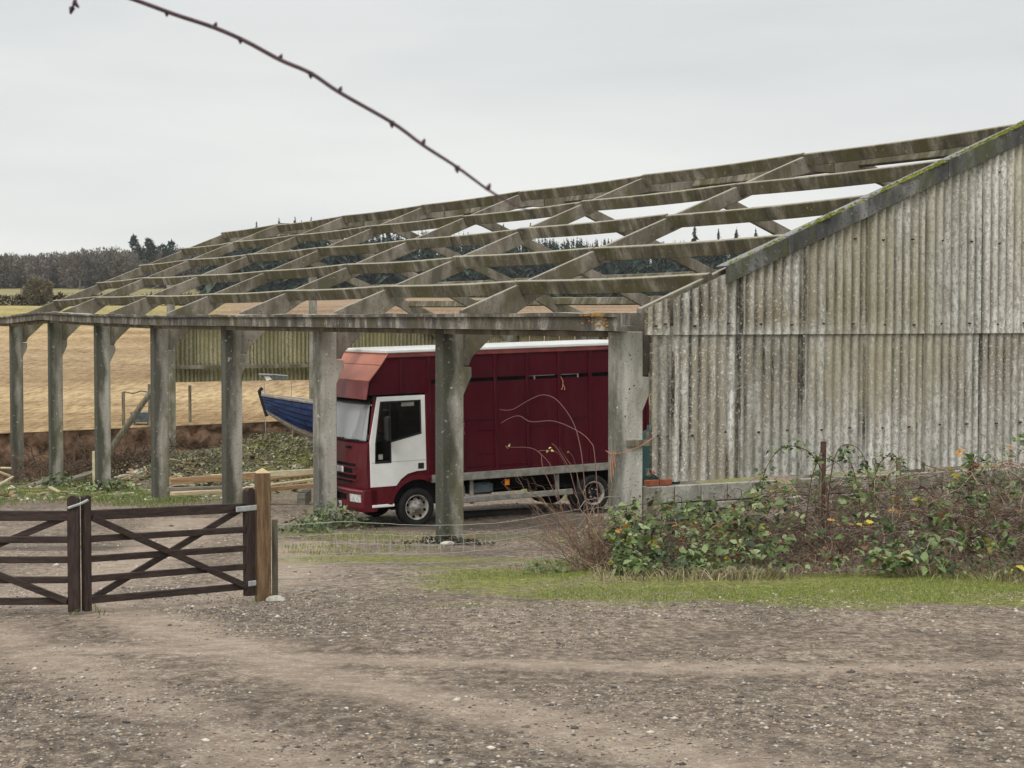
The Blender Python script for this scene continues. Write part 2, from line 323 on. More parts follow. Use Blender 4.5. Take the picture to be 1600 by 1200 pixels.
def link(name, me, parent=None, bevel=0):
    o = bpy.data.objects.new(name, me); COL.objects.link(o); o.parent = parent
    if bevel:
        b = o.modifiers.new('bevel', 'BEVEL'); b.width = bevel; b.segments = 1; b.limit_method = 'ANGLE'; b.angle_limit = math.radians(50)
    return o
def tag(o, label, cat=None, group=None, kind=None):
    o['label'] = label
    if cat: o['category'] = cat
    if group: o['group'] = group
    if kind: o['kind'] = kind
    return o
def thing(name, loc, rot, label, cat, group=None):
    o = bpy.data.objects.new(name, None); COL.objects.link(o); o.empty_display_size = .2
    o.location = loc; o.rotation_euler = rot; return tag(o, label, cat, group)
def bulk(name, V, Fc, C, mat, parent=None):            # numpy: V (n,3), Fc (m,k) one face size, C (n,3)
    me = bpy.data.meshes.new(name); n = len(V); m, k = Fc.shape
    me.vertices.add(n); me.vertices.foreach_set('co', np.asarray(V, np.float32).ravel())
    me.loops.add(m*k); me.loops.foreach_set('vertex_index', np.asarray(Fc, np.int32).ravel())
    me.polygons.add(m); me.polygons.foreach_set('loop_start', np.arange(0, m*k, k, dtype=np.int32)); me.polygons.foreach_set('loop_total', np.full(m, k, np.int32))
    me.update(calc_edges=True); me.validate()
    a = me.color_attributes.new('Col', 'FLOAT_COLOR', 'POINT'); a.data.foreach_set('color', np.c_[np.asarray(C, np.float32), np.ones(n, np.float32)].ravel())
    me.materials.append(M[mat]); return link(name, me, parent)
def pick(cols, w, n):                                  # n colours out of a weighted list, with jitter
    cols = np.array(cols); i = rng.choice(len(cols), n, p=np.array(w)/sum(w)); return cols[i]*rng.uniform(.7, 1.3, (n, 1))
def leaves(C, size, cols, up=.6):                      # pointed leaves folded along the midrib, 6 vertices and 2 quads each
    n = len(C); nr = rng.normal(size=(n, 3)); nr[:, 2] = np.abs(nr[:, 2])+up; nr[:, 1] -= .35; nr /= np.linalg.norm(nr, axis=1)[:, None]
    d = rng.normal(size=(n, 3)); d[:, 2] -= .2; d -= nr*(d*nr).sum(1)[:, None]; d /= np.linalg.norm(d, axis=1)[:, None]; s = np.cross(nr, d)
    L = (size*rng.uniform(.6, 1.25, n))[:, None]
    V = np.stack([C, C+d*L*.38+s*L*.33+nr*L*.10, C+d*L*.5, C+d*L*.38-s*L*.33+nr*L*.10, C+d*L-nr*L*.12, C+d*L*.78+s*L*.17, C+d*L*.78-s*L*.17], 1)
    i = np.arange(n)[:, None]*7
    Fc = np.concatenate([i+np.array([0, 2, 1, 1]), i+np.array([0, 3, 3, 2]), i+np.array([2, 4, 5, 1]), i+np.array([2, 3, 6, 4])])
    Ft = np.concatenate([i+np.array(q) for q in ([0, 2, 1], [0, 3, 2], [2, 5, 1], [2, 4, 5], [2, 3, 6], [2, 6, 4])])
    return V.reshape(-1, 3), Ft, np.repeat(cols, 7, 0)
def stems(paths, rad, cols):                           # (n,k,3) polylines -> 3-sided tapered tubes
    n, k, _ = paths.shape; d = np.gradient(paths, axis=1); d /= np.linalg.norm(d, axis=2, keepdims=True)+1e-9
    a = np.cross(d, np.array([.3, .2, .93])); a /= np.linalg.norm(a, axis=2, keepdims=True)+1e-9; b = np.cross(d, a)
    tp = np.linspace(1, .35, k)[None, :, None]*np.asarray(rad).reshape(-1, 1, 1)
    V = np.stack([paths+(a*math.cos(q)+b*math.sin(q))*tp for q in (0, 2.094, 4.189)], 2).reshape(-1, 3)
    base = (np.arange(n)[:, None]*k+np.arange(k-1)[None, :]).ravel()*3
    Fc = np.concatenate([np.stack([base+j, base+(j+1) % 3, base+3+(j+1) % 3, base+3+j], 1) for j in range(3)])
    return V, Fc, np.repeat(cols, 3*k, 0)
def wobble(n, p0, dirs, length, k=8, droop=.3, jit=.12):
    t = np.linspace(0, 1, k)[None, :, None]; L = np.asarray(length).reshape(-1, 1, 1)
    w_ = np.cumsum(rng.normal(scale=jit, size=(n, k, 3)), axis=1)*L*.35; w_[:, 0] = 0
    p = p0[:, None, :]+dirs[:, None, :]*t*L+w_; p[:, :, 2] -= (droop*L*t*t)[:, :, 0]; return p

# ------------------------------------------------------------------ the lie of the land
ANG = math.atan2(.4629, .8864); BX, BY = 1.69, 26.2
V_ = np.array([.8864, .4629]); U_ = np.array([-.4629, .8864])
BAY = 6.08; SPAN = 17.1; K = .405; Z0 = .05            # roof line: CAMZ+Z0+K*t
def at_(X, Y): return (X-BX)*U_[0]+(Y-BY)*U_[1], (X-BX)*V_[0]+(Y-BY)*V_[1]
def xy(a, t): return BX+U_[0]*a+V_[0]*t, BY+U_[1]*a+V_[1]*t
TSC = 1.08; TX, TY = -1.817*TSC, 34.0*TSC; TRZ = -4.05*TSC
def smooth_noise(X, Y, s, seed):
    r = np.random.default_rng(seed); o = 0
    for i in range(5):
        q = r.uniform(0, 6.28, 3); f = s*(1.7**i); th = r.uniform(0, 3.14)
        o = o+np.sin((X*math.cos(th)+Y*math.sin(th))*f+q[0]+1.3*np.sin((Y*math.cos(th)-X*math.sin(th))*f*.7+q[1]))/(1.6**i)
    return o*.45
def ground(X, Y, fine=True):
    X = np.asarray(X, float); Y = np.asarray(Y, float)
    z = np.interp(Y, [-30, 0, 31.6, 37, 42.4, 47.8, 53, 58.5, 64, 80, 200], [-1.3, -1.6, -4.03, -4.34, -4.6, -4.95, -5.3, -5.67, -6.03, -6.4, -7])
    s = (X-TX)*V_[0]+(Y-TY)*V_[1]; wq = (X-TX)*U_[0]+(Y-TY)*U_[1]
    wt = np.exp(-(((s-2.2)/3.8)**4+((wq-1.2)/2.3)**4)); z = z*(1-wt)+wt*(TRZ+.0242*s)
    a, t = at_(X, Y)
    z = z+1.5*np.exp(-(((X+7.5)/2.7)**2+((Y-58)/2.6)**2))+.6*np.exp(-(((X+10.8)/2.2)**2+((Y-57)/2.4)**2))+.12*smooth_noise(X, Y, 1.5, 71)*np.exp(-(((X+8.5)/4)**2+((Y-57.5)/3)**2))   # rubble heap
    z = z+1.0/(1+np.exp(-(t-4.5)*1.1))/(1+np.exp(-(a-38)*.9))
    z = z+.12*np.exp(-((Y-25.5+.46*0)/1.6)**2)*(X > 1)
    if fine: z = z+.018*smooth_noise(X, Y, 1.9, 3)+.03*smooth_noise(X, Y, .5, 4)*np.clip((Y-3)/6, 0, 1)
    return z+CAMZ
def gz(X, Y): return float(ground(np.array([X]), np.array([Y]))[0])
def fieldz(X, Y):
    z = np.interp(Y, [40, 66, 90, 140, 250, 400, 450, 560, 640, 1000, 2200], [-4.6, -4.4, -3.7, -2.2, 1.7, 4.4, 5.1, 8.8, 11.2, 17, 17])
    return z+CAMZ+.06*smooth_noise(X, Y, .12, 8)*np.clip((Y-66)/20, 0, 1)
def build_ground():
    xs = np.unique(np.concatenate([np.arange(-9, 11.01, .11), np.arange(-22, -9, .35), np.arange(11, 24, .35), np.linspace(-120, -22, 22), np.linspace(24, 140, 22)]))
    ys = np.unique(np.concatenate([np.arange(6, 29, .11), np.arange(29, 72, .28), np.linspace(-30, 6, 30), np.linspace(72, 110, 8)]))
    X, Y = np.meshgrid(xs, ys); Z = ground(X, Y); nx, ny = len(xs), len(ys)
    V = np.stack([X.ravel(), Y.ravel(), Z.ravel()], 1)
    i = (np.arange(ny-1)[:, None]*nx+np.arange(nx-1)[None, :]).ravel(); Fc = np.stack([i, i+1, i+nx+1, i+nx], 1)
    # earth colour masks: grass, wheel tracks, damp dark earth, shade painted under the lorry
    n1 = smooth_noise(X, Y, .9, 21); n2 = smooth_noise(X, Y, .35, 22)
    yl = 18.5-.30*np.clip(X, 0, 9)+1.0*n1+.6*smooth_noise(X, Y, 2.6, 23); gr = np.clip((Y-yl)/1.1, 0, 1)*np.clip((23.4-Y)/.6, 0, 1)*np.clip((X+1.6+.5*n1)/1.8, 0, 1)*(.85+.3*n1)
    gr = np.maximum(gr, .75*np.exp(-((Y-26.3-.9*n2)/1.3)**2)*np.clip((X+5)/2, 0, 1)*np.clip((3-X)/2, 0, 1))
    gr = np.maximum(gr, .62*np.exp(-((Y-33.2-.4*n1)/1.1)**2)*(X > -5)*(X < 4))
    a, t = at_(X, Y)
    gr = np.maximum(gr, .85*np.clip((Y-44)/6, 0, 1)*np.clip(n1+.7, 0, 1)); gr = np.maximum(gr, .8*np.exp(-((Y-23.6-.8*n1)/1.3)**2)*np.clip((X+2.4)/1.5, 0, 1)*(X < 2)); gr = np.maximum(gr, .9*np.exp(-((a-30)/14)**2)*np.exp(-((t+2)/2.2)**2)*np.clip(.4+n2, 0, 1))
    gr = np.maximum(gr, .35*np.clip((Y-15.8)/2, 0, 1)*(Y < 24)*np.clip((X+3)/1.5, 0, 1))
    tr = 0
    for pts, wd in (([(-4.3, 18.5), (-3.2, 16), (-2.2, 14), (-1.1, 12), (.4, 10), (1.6, 8.2)], .60), ([(-5.6, 17.5), (-4.4, 15), (-3.2, 12.8), (-2.2, 10.8), (-1.2, 9), (-.4, 7.5)], .52),
                    ([(-9, 15.8), (-6, 15.2), (-3.6, 14.2), (-1, 13.4), (2, 13), (6, 13.4)], .35), ([(-3.5, 19), (-3, 23), (-3.4, 27), (-3.6, 31)], .7), ([(-5.5, 19), (-5.5, 24), (-6, 30), (-7, 38)], .9)):
        p = np.array(pts); xi = np.interp(Y, *zip(*sorted((q[1], q[0]) for q in pts))) if abs(p[0, 1]-p[-1, 1]) > 4 else None
        if xi is not None: d = np.abs(X-xi); inside = (Y > p[:, 1].min()-1)*(Y < p[:, 1].max()+1)
        else: d = np.abs(Y-np.interp(X, p[:, 0], p[:, 1])); inside = 1
        tr = np.maximum(tr, np.exp(-(d/wd)**2)*inside)
    tr = np.maximum(tr, .55*np.exp(-((Y-29)/5)**2)*(X < 0)*np.clip(n2+.6, 0, 1))
    tr = np.clip(tr*(.85+.3*n1), 0, 1)
    dm = np.clip(.75*np.exp(-(((X-5.2)/2)**2+((Y-12.6)/.5)**2))+.7*np.exp(-(((X+2.2)/1.1)**2+((Y-10.2)/.22)**2))+.7*np.exp(-(((X-3.4)/1.6)**2+((Y-9.3)/.5)**2))+.55*np.exp(-((Y-22.3)/.8)**2)*(X < 0)*(X > -4)+.75*np.clip(n2*n1, 0, 1)*(Y < 19)*.8, 0, 1)
    dm = np.maximum(dm, .95*np.exp(-((Y-29.3-.25*n1)/1.1)**4)*np.clip((-5.6+.5*n2-X)/1, 0, 1)); dm = np.maximum(dm, .5*(a > 0)*(t > 1)*(Y > 30)*(Y < 46)*np.clip(n1, 0, 1)); dm = np.maximum(dm, .9*np.exp(-((a-10)/1.7)**4-((t-3.2)/3.4)**4)); dm = np.maximum(dm, .75*np.exp(-((Y-24.6)/1.2)**2)*(X > 1))  # includes the lorry's under-body shade, painted as a dark ground patch
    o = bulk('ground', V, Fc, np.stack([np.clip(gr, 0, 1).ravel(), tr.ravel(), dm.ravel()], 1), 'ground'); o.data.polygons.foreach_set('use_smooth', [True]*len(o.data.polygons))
    tag(o, 'gravelly brown earth yard with wheel tracks', kind='structure'); return gr
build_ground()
def build_field():
    A = np.concatenate([[45.6, 46.2, 47, 48.5], np.geomspace(50, 2600, 90)])
    T = np.concatenate([-np.geomspace(1600, 60, 40), np.arange(-58, 90, 1.5), np.geomspace(91, 1600, 40)])
    a, t = np.meshgrid(A, T, indexing='ij'); X, Y = xy(a, t); Z = fieldz(X, Y)
    Y0 = np.broadcast_to(xy(45.6, T)[1][None, :], Y.shape)
    C = np.zeros(X.shape+(3,)); far = np.clip((Y-175)/20, 0, 1)[..., None]; far2 = np.clip((Y-262)/10, 0, 1)[..., None]
    C = np.array([.50, .375, .215])*(1-far)+np.array([.43, .375, .165])*far; C = C*(1-far2)+np.array([.33, .30, .15])*far2
    rb = np.clip((X/Y+.19)/.04, 0, 1)[..., None]*np.clip((Y-85)/30, 0, 1)[..., None]*np.clip((440-Y)/10, 0, 1)[..., None]; C = C*(1-rb)+np.array([.40, .295, .205])*rb
    br_ = np.exp(-((Y-118)/26)**2)[..., None]*.6*(1-rb); C = C*(1-br_)+np.array([.36, .27, .175])*br_
    na, nt_ = X.shape; i = (np.arange(na-1)[:, None]*nt_+np.arange(nt_-1)[None, :]).ravel(); Fc = np.stack([i, i+nt_, i+nt_+1, i+1], 1)
    o = bulk('field', np.stack([X.ravel(), Y.ravel(), Z.ravel()], 1), Fc, C.reshape(-1, 3), 'field'); o.data.polygons.foreach_set('use_smooth', [True]*len(o.data.polygons))
    tag(o, 'golden stubble field rising to the woods', kind='structure')
    # cut soil bank at the near edge of the field
    T = np.concatenate([np.linspace(-300, -6, 60), np.arange(-5.5, 60, .22), np.linspace(61, 300, 40)]); rows = 9; vs = []
    for r in range(rows):
        q = r/(rows-1); wid = np.where(T < -.6, .5+np.clip(-T-.6, 0, 6)*.7, .5); a = 45.62-wid*(1-q)+.12*np.sin(T*1.7+r)*(r < rows-1)+.10*rng.normal(size=len(T))*(0 < r < rows-1)
        X, Y = xy(a, T); top = fieldz(*xy(45.6, T)); low = ground(X, Y)-.3; z = low+(top-low)*q+(.05*rng.normal(size=len(T)) if 0 < r < rows-1 else 0)+(.012 if r == rows-1 else 0); vs.append(np.stack([X, Y, z], 1))
    n = len(T); i = (np.arange(rows-1)[:, None]*n+np.arange(n-1)[None, :]).ravel()
    o = bulk('soil_bank', np.concatenate(vs), np.stack([i, i+1, i+n+1, i+n], 1), np.full((n*rows, 3), .1), 'soil'); tag(o, 'cut red brown soil bank below the stubble field', kind='structure')
build_field()

# ------------------------------------------------------------------ the barn
BASE = .4                                              # world height of the barn's origin
barn = thing('open_frame_barn', (BX, BY, BASE), (0, 0, ANG), 'derelict concrete framed barn with bare roof purlins and corrugated gable', 'barn')
def lz(r): return r+CAMZ-BASE                          # height relative to the camera -> barn local
def mir(poly): return [(SPAN-x, z) for x, z in poly]
def roof(t): return Z0+K*min(t, SPAN-t)
DZ = {6: .13, 5: .05, 7: -.02}
near_dz = lambda n: DZ.get(n, 0)
for n in range(9):
    a = n*BAY; X, Y = xy(a, 0); zb = lz(gz(X, Y)-CAMZ-.6); d = near_dz(n)
    hw, hu = .21, .16
    col = [(-hw, zb), (-hw, lz(-.2+d)), (hw, lz(-.2+d)), (hw, lz(-.87+d)), (.37, lz(-.88+d)), (.37, lz(-1.05+d)), (hw, lz(-1.38+d)), (hw, zb)]
    MB().prism(col, a-hu, a+hu).build('column', 'conc_l' if n in (0, 2) else 'conc', barn, bevel=.014)
    if n < 8:
        X, Y = xy(a, SPAN); zb = lz(gz(X, Y)-CAMZ-.6)
        col = [(-hw, zb), (-hw, lz(-.2)), (hw, lz(-.2)), (hw, lz(-.87)), (.37, lz(-.88)), (.37, lz(-1.05)), (hw, lz(-1.38)), (hw, zb)]
        MB().prism(mir(col), a-hu, a+hu).build('column', 'conc', barn, bevel=.014)
RT = SPAN/2
raf = [(.225, lz(-.86)), (.36, lz(-.86)), (.42, lz(-.72)), (1.02, lz(-.16)), (1.35, lz(.10)), (1.75, lz(roof(1.75)-.40))]
raf += [(2.6, lz(roof(2.6)-.33)), (7.3, lz(roof(7.3)-.29)), (8.0, lz(roof(8.0)-.38)), (RT-.012, lz(roof(8.0)-.38)), (RT-.012, lz(roof(7.95))), (7.95, lz(roof(7.95))), (.225, lz(roof(.225)))]
rmN = MB().prism(raf, -.062, .062).mesh('rafter', 'rafter'); rmF = MB().prism(mir(raf), -.062, .062).mesh('rafter', 'rafter')
for n in range(8):
    for k, me in enumerate((rmN, rmF)):
        o = link('rafter', me, barn, .012); o.location = (0, n*BAY, near_dz(n)*.6 if k == 0 else 0)
SL = math.atan(K)
PT = [1.40+1.61*k for k in range(5)]
def purlin(t, a0, a1, far, d0=0, d1=0):
    m = MB(); q = -SL if not far else SL; tt = SPAN-t if far else t; c = Matrix.Rotation(q, 4, 'Y'); z = lz(roof(t))
    segs = 6; vs = []
    for i in range(segs+1):
        f = i/segs; a = a0+(a1-a0)*f; dz = d0+(d1-d0)*f-.025*math.sin(math.pi*f)*(1 if not far else .5)
        for x, zz in ((-.05, -.19), (.05, -.19), (.05, .06), (-.05, .06)):
            p = c @ Vector((x, 0, zz)); vs.append((tt+p.x, a, z+p.z+dz))
    f = [(i*4+j, i*4+(j+1) % 4, i*4+4+(j+1) % 4, i*4+4+j) for i in range(segs) for j in range(4)]+[(3, 2, 1, 0), tuple(segs*4+j for j in range(4))]
    m.add(vs, f); return m.build('purlin', 'purlin', barn, bevel=.012, recalc=True)
for k, t in enumerate(PT):
    for n in range(7):
        a0 = n*BAY+.012 if n else -.16; a1 = (n+1)*BAY-.012 if n < 6 else 7*BAY+.1
        j = lambda: random.uniform(-.018, .018)
        purlin(t, a0, a1, False, near_dz(n)*.4*(1-k/5)+j(), near_dz(n+1)*.4*(1-k/5)+j()); purlin(t, a0, a1, True, j(), j())
# eaves gutter (trough section) and the beam under it
gp = [(-.47, -.185), (-.47, .015), (-.52, .02), (-.52, .075), (-.41, .075), (-.41, -.11), (-.15, -.11), (-.15, .075), (-.06, .075), (-.06, -.185)]
def gutter(t0, sgn, a0, a1, d0, d1, segs=8):
    m = MB(); vs = []; g = gp if sgn > 0 else [(-x, z) for x, z in gp][::-1]; n = len(g)
    for i in range(segs+1):
        f = i/segs; jz = random.uniform(-.006, .006)
        for x, z in g: vs.append((t0+x+random.uniform(-.004, .004), a0+(a1-a0)*f, lz(z+d0+(d1-d0)*f+jz+(random.uniform(-.012, .012) if z > .05 else 0))))
    f = [(i*n+j, i*n+(j+1) % n, i*n+n+(j+1) % n, i*n+n+j) for i in range(segs) for j in range(n)]+[tuple(range(n-1, -1, -1)), tuple(segs*n+j for j in range(n))]
    m.add(vs, f); m.build('gutter', 'gutter', barn, recalc=True)
for n in range(8):
    gutter(0, 1, n*BAY+.01-(.55 if n == 0 else 0), (n+1)*BAY-.01, near_dz(n), near_dz(n+1))
    m = MB(); a0, a1 = n*BAY+.175, (n+1)*BAY-.175; d0, d1 = near_dz(n), near_dz(n+1)
    v = [(x, a, lz(z+d)) for a, d in ((a0, d0), (a1, d1)) for x, z in ((-.2, -.285), (-.04, -.285), (-.04, -.195), (-.2, -.195))]
    m.add(v, [(0, 1, 2, 3), (7, 6, 5, 4), (0, 4, 5, 1), (1, 5, 6, 2), (2, 6, 7, 3), (3, 7, 4, 0)]); m.build('eaves_beam', 'rafter', barn, bevel=.01, recalc=True)
    if n < 7: gutter(SPAN, -1, n*BAY+.01, (n+1)*BAY-.01, 0, 0)
for a in (-.48, -.2, .05, .3):
    m = MB(); m.add([(-.53+random.uniform(0, .02), a+dx, lz(z)) for dx, z in ((0, .0), (.12, -.02), (.2, .05), (.16, .09), (.02, .085))], [(0, 1, 2, 3, 4)])
# corrugated sheets
PITCHC = 1.2/7
def sheet_mesh(name, mat, w_, z0f, z1f, stain=lambda q: .4, seg=8, phase=0., amp=.026):
    n = int(round(w_/PITCHC*seg)); vs = []; val = []; stn = []; rows = 6; m = n+1; f = []; sd_ = []
    xs_ = [w_*i/n for i in range(n+1)]
    for side in (0, 1):
        for r in range(rows):
            q = r/(rows-1)
            for x in xs_:
                ph = 2*math.pi*(x/PITCHC+phase); y = math.cos(ph); y = math.copysign(abs(y)**.8, y)*amp
                vs.append((x, y+.007*side, z0f(x)*(1-q)+z1f(x)*q)); val.append(max(0, math.cos(ph))**1.2 if .025 < x < w_-.025 else 1.6); stn.append(stain(q))
    h = rows*m
    for i in range(n):
        for r in range(rows-1):
            f.append((r*m+i, r*m+i+1, r*m+m+i+1, r*m+m+i)); f.append((h+r*m+i+1, h+r*m+i, h+r*m+m+i, h+r*m+m+i+1))
        f.append((i+1, i, h+i, h+i+1)); k = (rows-1)*m; f.append((k+i, k+i+1, h+k+i+1, h+k+i))
    for r in range(rows-1): f += [(r*m, r*m+m, h+r*m+m, h+r*m), (r*m+m+n, r*m+n, h+r*m+n, h+r*m+m+n)]
    me = bpy.data.meshes.new(name); me.from_pydata(vs, [], f); me.update()
    for nm, dv in (('valley', val), ('stain', stn)): at = me.attributes.new(nm, 'FLOAT', 'POINT'); at.data.foreach_set('value', dv)
    me.materials.append(M[mat]); return me
BOLT = MB().lathe([(.0, -.058), (.015, -.052), (.015, .0)], 6, Matrix.Identity(4)).mesh('hook_bolt', 'rust')
def bolts(o, xs_, zs_):
    for x in xs_:
        for z in zs_: b = link('hook_bolt', BOLT, o); b.location = (x+random.uniform(-.03, .03), 0, z+random.uniform(-.02, .02))
edges = [.30, .68]+[.68+1.2*i for i in range(1, 15)]; edges = [e for e in edges if e < SPAN-.3]+[SPAN-.3]
for i in range(len(edges)-1):
    t0, t1 = edges[i], edges[i+1]; wd = t1-t0+.03; ra = lambda: random.uniform(-.012, .012)
    bz = lz(-2.45)+ra(); j = [random.uniform(-.01, .01) for _ in range(12)]
    cut = (lambda x: bz+.16*max(0, 1-x/.25)) if i == 0 else (lambda x: bz)
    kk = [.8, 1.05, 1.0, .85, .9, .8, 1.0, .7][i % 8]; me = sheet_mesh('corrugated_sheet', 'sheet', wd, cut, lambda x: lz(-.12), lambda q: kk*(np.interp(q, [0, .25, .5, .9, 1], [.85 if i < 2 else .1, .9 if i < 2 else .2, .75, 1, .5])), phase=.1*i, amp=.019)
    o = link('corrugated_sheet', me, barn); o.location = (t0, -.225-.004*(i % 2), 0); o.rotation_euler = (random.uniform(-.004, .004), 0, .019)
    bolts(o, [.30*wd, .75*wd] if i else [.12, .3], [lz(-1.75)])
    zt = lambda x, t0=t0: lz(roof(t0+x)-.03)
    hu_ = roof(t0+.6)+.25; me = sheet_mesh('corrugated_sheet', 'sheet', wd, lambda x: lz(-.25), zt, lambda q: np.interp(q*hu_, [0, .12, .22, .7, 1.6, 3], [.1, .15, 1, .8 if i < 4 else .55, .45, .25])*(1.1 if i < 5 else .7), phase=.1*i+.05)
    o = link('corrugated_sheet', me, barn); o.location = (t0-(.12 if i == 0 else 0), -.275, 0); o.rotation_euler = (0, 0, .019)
    bolts(o, [.28*wd, .78*wd] if i else [.14, .36], [lz(-.10)])
    if roof(t0+.6) > 1.5: bolts(o, [.28*wd, .78*wd], [lz(1.25)])
    if roof(t0+.6) > 2.6: bolts(o, [.28*wd, .78*wd], [lz(2.4)])
# sheeting rails behind the near gable, far gable and far wall
for z in (-.08, -1.75, -2.3, 1.3, 2.4):
    tt = max(.3, (z-Z0)/K+.5)
    MB().box((tt, -.19, lz(z)-.05), (SPAN-tt, -.09, lz(z)+.05)).build('sheeting_rail', 'lumber_g', barn)
for t in (SPAN/3, 2*SPAN/3):
    X, Y = xy(0, t); MB().box((t-.15, .10, lz(gz(X, Y)-CAMZ-.5)), (t+.15, .34, lz(roof(t)-.45))).build('gable_post', 'conc', barn, bevel=.012)
    X, Y = xy(7*BAY, t); MB().box((t-.13, 7*BAY-.36, lz(gz(X, Y)-CAMZ-.5)), (t+.13, 7*BAY-.11, lz(roof(t)-.45))).build('gable_post', 'conc', barn, bevel=.012)
sA = sheet_mesh('corrugated_sheet', 'sheet_in', 1.14, lambda x: lz(-1.80), lambda x: lz(.1), lambda q: .5, seg=6); sB = sheet_mesh('corrugated_sheet', 'sheet_in', 1.14, lambda x: lz(-2.44), lambda x: lz(-1.72), lambda q: .8, seg=6)
for i in range(10):
    for me, dy in ((sA, .27), (sB, .23)):
        o = link('corrugated_sheet', me, barn); o.location = (SPAN/3+i*1.14+(.12 if i == 0 else 0)*0, 7*BAY+dy+.004*(i % 2), random.uniform(-.012, .012))
for i in range(37):
    for me, dx in ((sA, .30), (sB, .26)):
        o = link('corrugated_sheet', me, barn); o.rotation_euler = (0, 0, math.pi/2); o.location = (SPAN+dx+.004*(i % 2), .2+i*1.14, random.uniform(-.012, .012))
for t0, t1 in ((SPAN/3+.14, 2*SPAN/3-.14), (2*SPAN/3+.14, SPAN-.24)):
    MB().box((t0, 7*BAY-.02, lz(-1.93)), (t1, 7*BAY+.12, lz(-1.80))).build('sheeting_rail', 'rafter', barn)
    MB().box((t0, 7*BAY-.02, lz(-.10)), (t1, 7*BAY+.12, lz(.03))).build('sheeting_rail', 'rafter', barn)
for n in range(7):
    for z in (-1.93, -.42): MB().box((SPAN+.02, n*BAY+.18, lz(z)), (SPAN+.16, (n+1)*BAY-.18, lz(z+.13))).build('sheeting_rail', 'rafter', barn)
# barge boards with moss along their top
bt = [1.57, 2.72, 4.28, 5.9, 7.62, RT]
def barge(t0, t1, far, k):
    f = (lambda t: SPAN-t) if far else (lambda t: t); o1, o2 = .10+.008*k, -.18
    p = [(f(t0), lz(roof(t0)+o2)), (f(t1), lz(roof(t1)+o2)), (f(t1), lz(roof(t1)+o1)), (f(t0), lz(roof(t0)+o1))]
    m = MB().prism(p, -.345-.006*(k % 2), -.318)
    p2 = [(f(t0), lz(roof(t0)+o1-.02)), (f(t1), lz(roof(t1)+o1-.02)), (f(t1), lz(roof(t1)+o1+.004)), (f(t0), lz(roof(t0)+o1+.004))]
    m.prism(p2, -.318, -.06); return m.build('barge_board', 'barge', barn, bevel=.006)
for k in range(5):
    o = barge(bt[k], bt[k+1]-.012, False, k); barge(bt[k] if k else .3, bt[k+1]-.012, True, k)
    m = MB(); Lm = bt[k+1]-bt[k]
    for i in range(int(Lm*(20, 30, 38, 75, 75)[k])):
        t = bt[k]+random.uniform(.05, Lm-.05); s = random.uniform(.02, .06)*(.75+.35*math.sin(t*2.3+k))
        y = -.30+random.uniform(-.04, .06); c = Vector((t, y, lz(roof(t)+.112+.008*k)))
        vs = [c+Vector((s*1.8*math.cos(q)*random.uniform(.7, 1.2), s*math.sin(q)*random.uniform(.7, 1.2), K*s*1.6*math.cos(q)-.012)) for q in [j*math.pi/3 for j in range(6)]]+[c+Vector((0, 0, s*.75))]
        m.add(vs, [(j, (j+1) % 6, 6) for j in range(6)])
    m.build('moss', 'moss', barn, smooth=True)['kind'] = 'stuff'
m = MB()                                               # orange lichen crust on the gutter end
for i in range(110):
    c = Vector((-.475, -.3+abs(random.gauss(0, .35)), lz(random.uniform(-.12, .0)))); s = random.uniform(.008, .026)
    if random.random() < .55: c = Vector((-.525, c.y, lz(random.uniform(.03, .07))))
    vs = [c+Vector((-.004, s*1.5*math.cos(j*math.pi/3)*random.uniform(.5, 1.3), s*.7*math.sin(j*math.pi/3)*random.uniform(.5, 1.3))) for j in range(6)]+[c+Vector((-.009, 0, 0))]
    m.add(vs, [(j, (j+1) % 6, 6) for j in range(6)])
m.build('lichen', 'lichen', barn)['kind'] = 'stuff'
# dwarf wall of blocks under the gable sheets
MB().box((.222, -.30, lz(-4.0)), (.445, -.10, lz(-2.515))).build('wall_end', 'block', barn)
bm_ = [MB().box((.008, -.10, .008), (.472-.008, .10, .262)).mesh('concrete_block', 'block')]
for c in range(5):
    z = lz(-2.50)-.27*(c+1)+.001*c; off = -.235 if c % 2 else 0
    for i in range(22):
        t = .222+off+i*.472
        if t < .2: continue
        if 4 < i < 6 and c < 2: continue
        o = link('concrete_block', bm_[0], barn, .012); o.location = (t, -.2+random.uniform(-.012, .012), z)
for i in range(2): 
    o = MB().box((0, -.055, 0), (.21, .055, .085)).build('brick', 'brick', barn, bevel=.008); o.location = (.22+i*.225, -.22, lz(-2.495))
# nailed batten and twine at the corner post
MB().box((-.08, -.215, lz(-1.90)), (.42, -.165, lz(-1.81))).build('batten', 'greytimber', barn)
m = MB(); m.tube([(.36, -.24, lz(-1.77)), (.1, -.25, lz(-1.9)), (-.1, -.24, lz(-1.96)), (-.23, -.22, lz(-1.99)), (-.24, 0, lz(-2.02)), (-.235, .17, lz(-1.98))], .006, 5)
for q in range(3): m.tube([(-.235, -.12+.06*q, lz(-1.98)), (-.25, -.1+.05*q, lz(-2.1)), (-.24, -.12+.06*q, lz(-2.2-.12*q)), (-.235, -.08+.06*q, lz(-2.12))], .006, 5)
m.build('twine', 'twine', barn)
HOLE = MB().lathe([(0, -.1645), (.012, -.164), (.012, -.150)], 8, Matrix.Identity(4)).mesh('bolt_hole', 'dark')
for t, z in ((-.02, -.55), (.05, -1.0), (-.03, -1.05), (-.1, -1.45)): o = link('bolt_hole', HOLE, barn); o.location = (t, 0, lz(z))

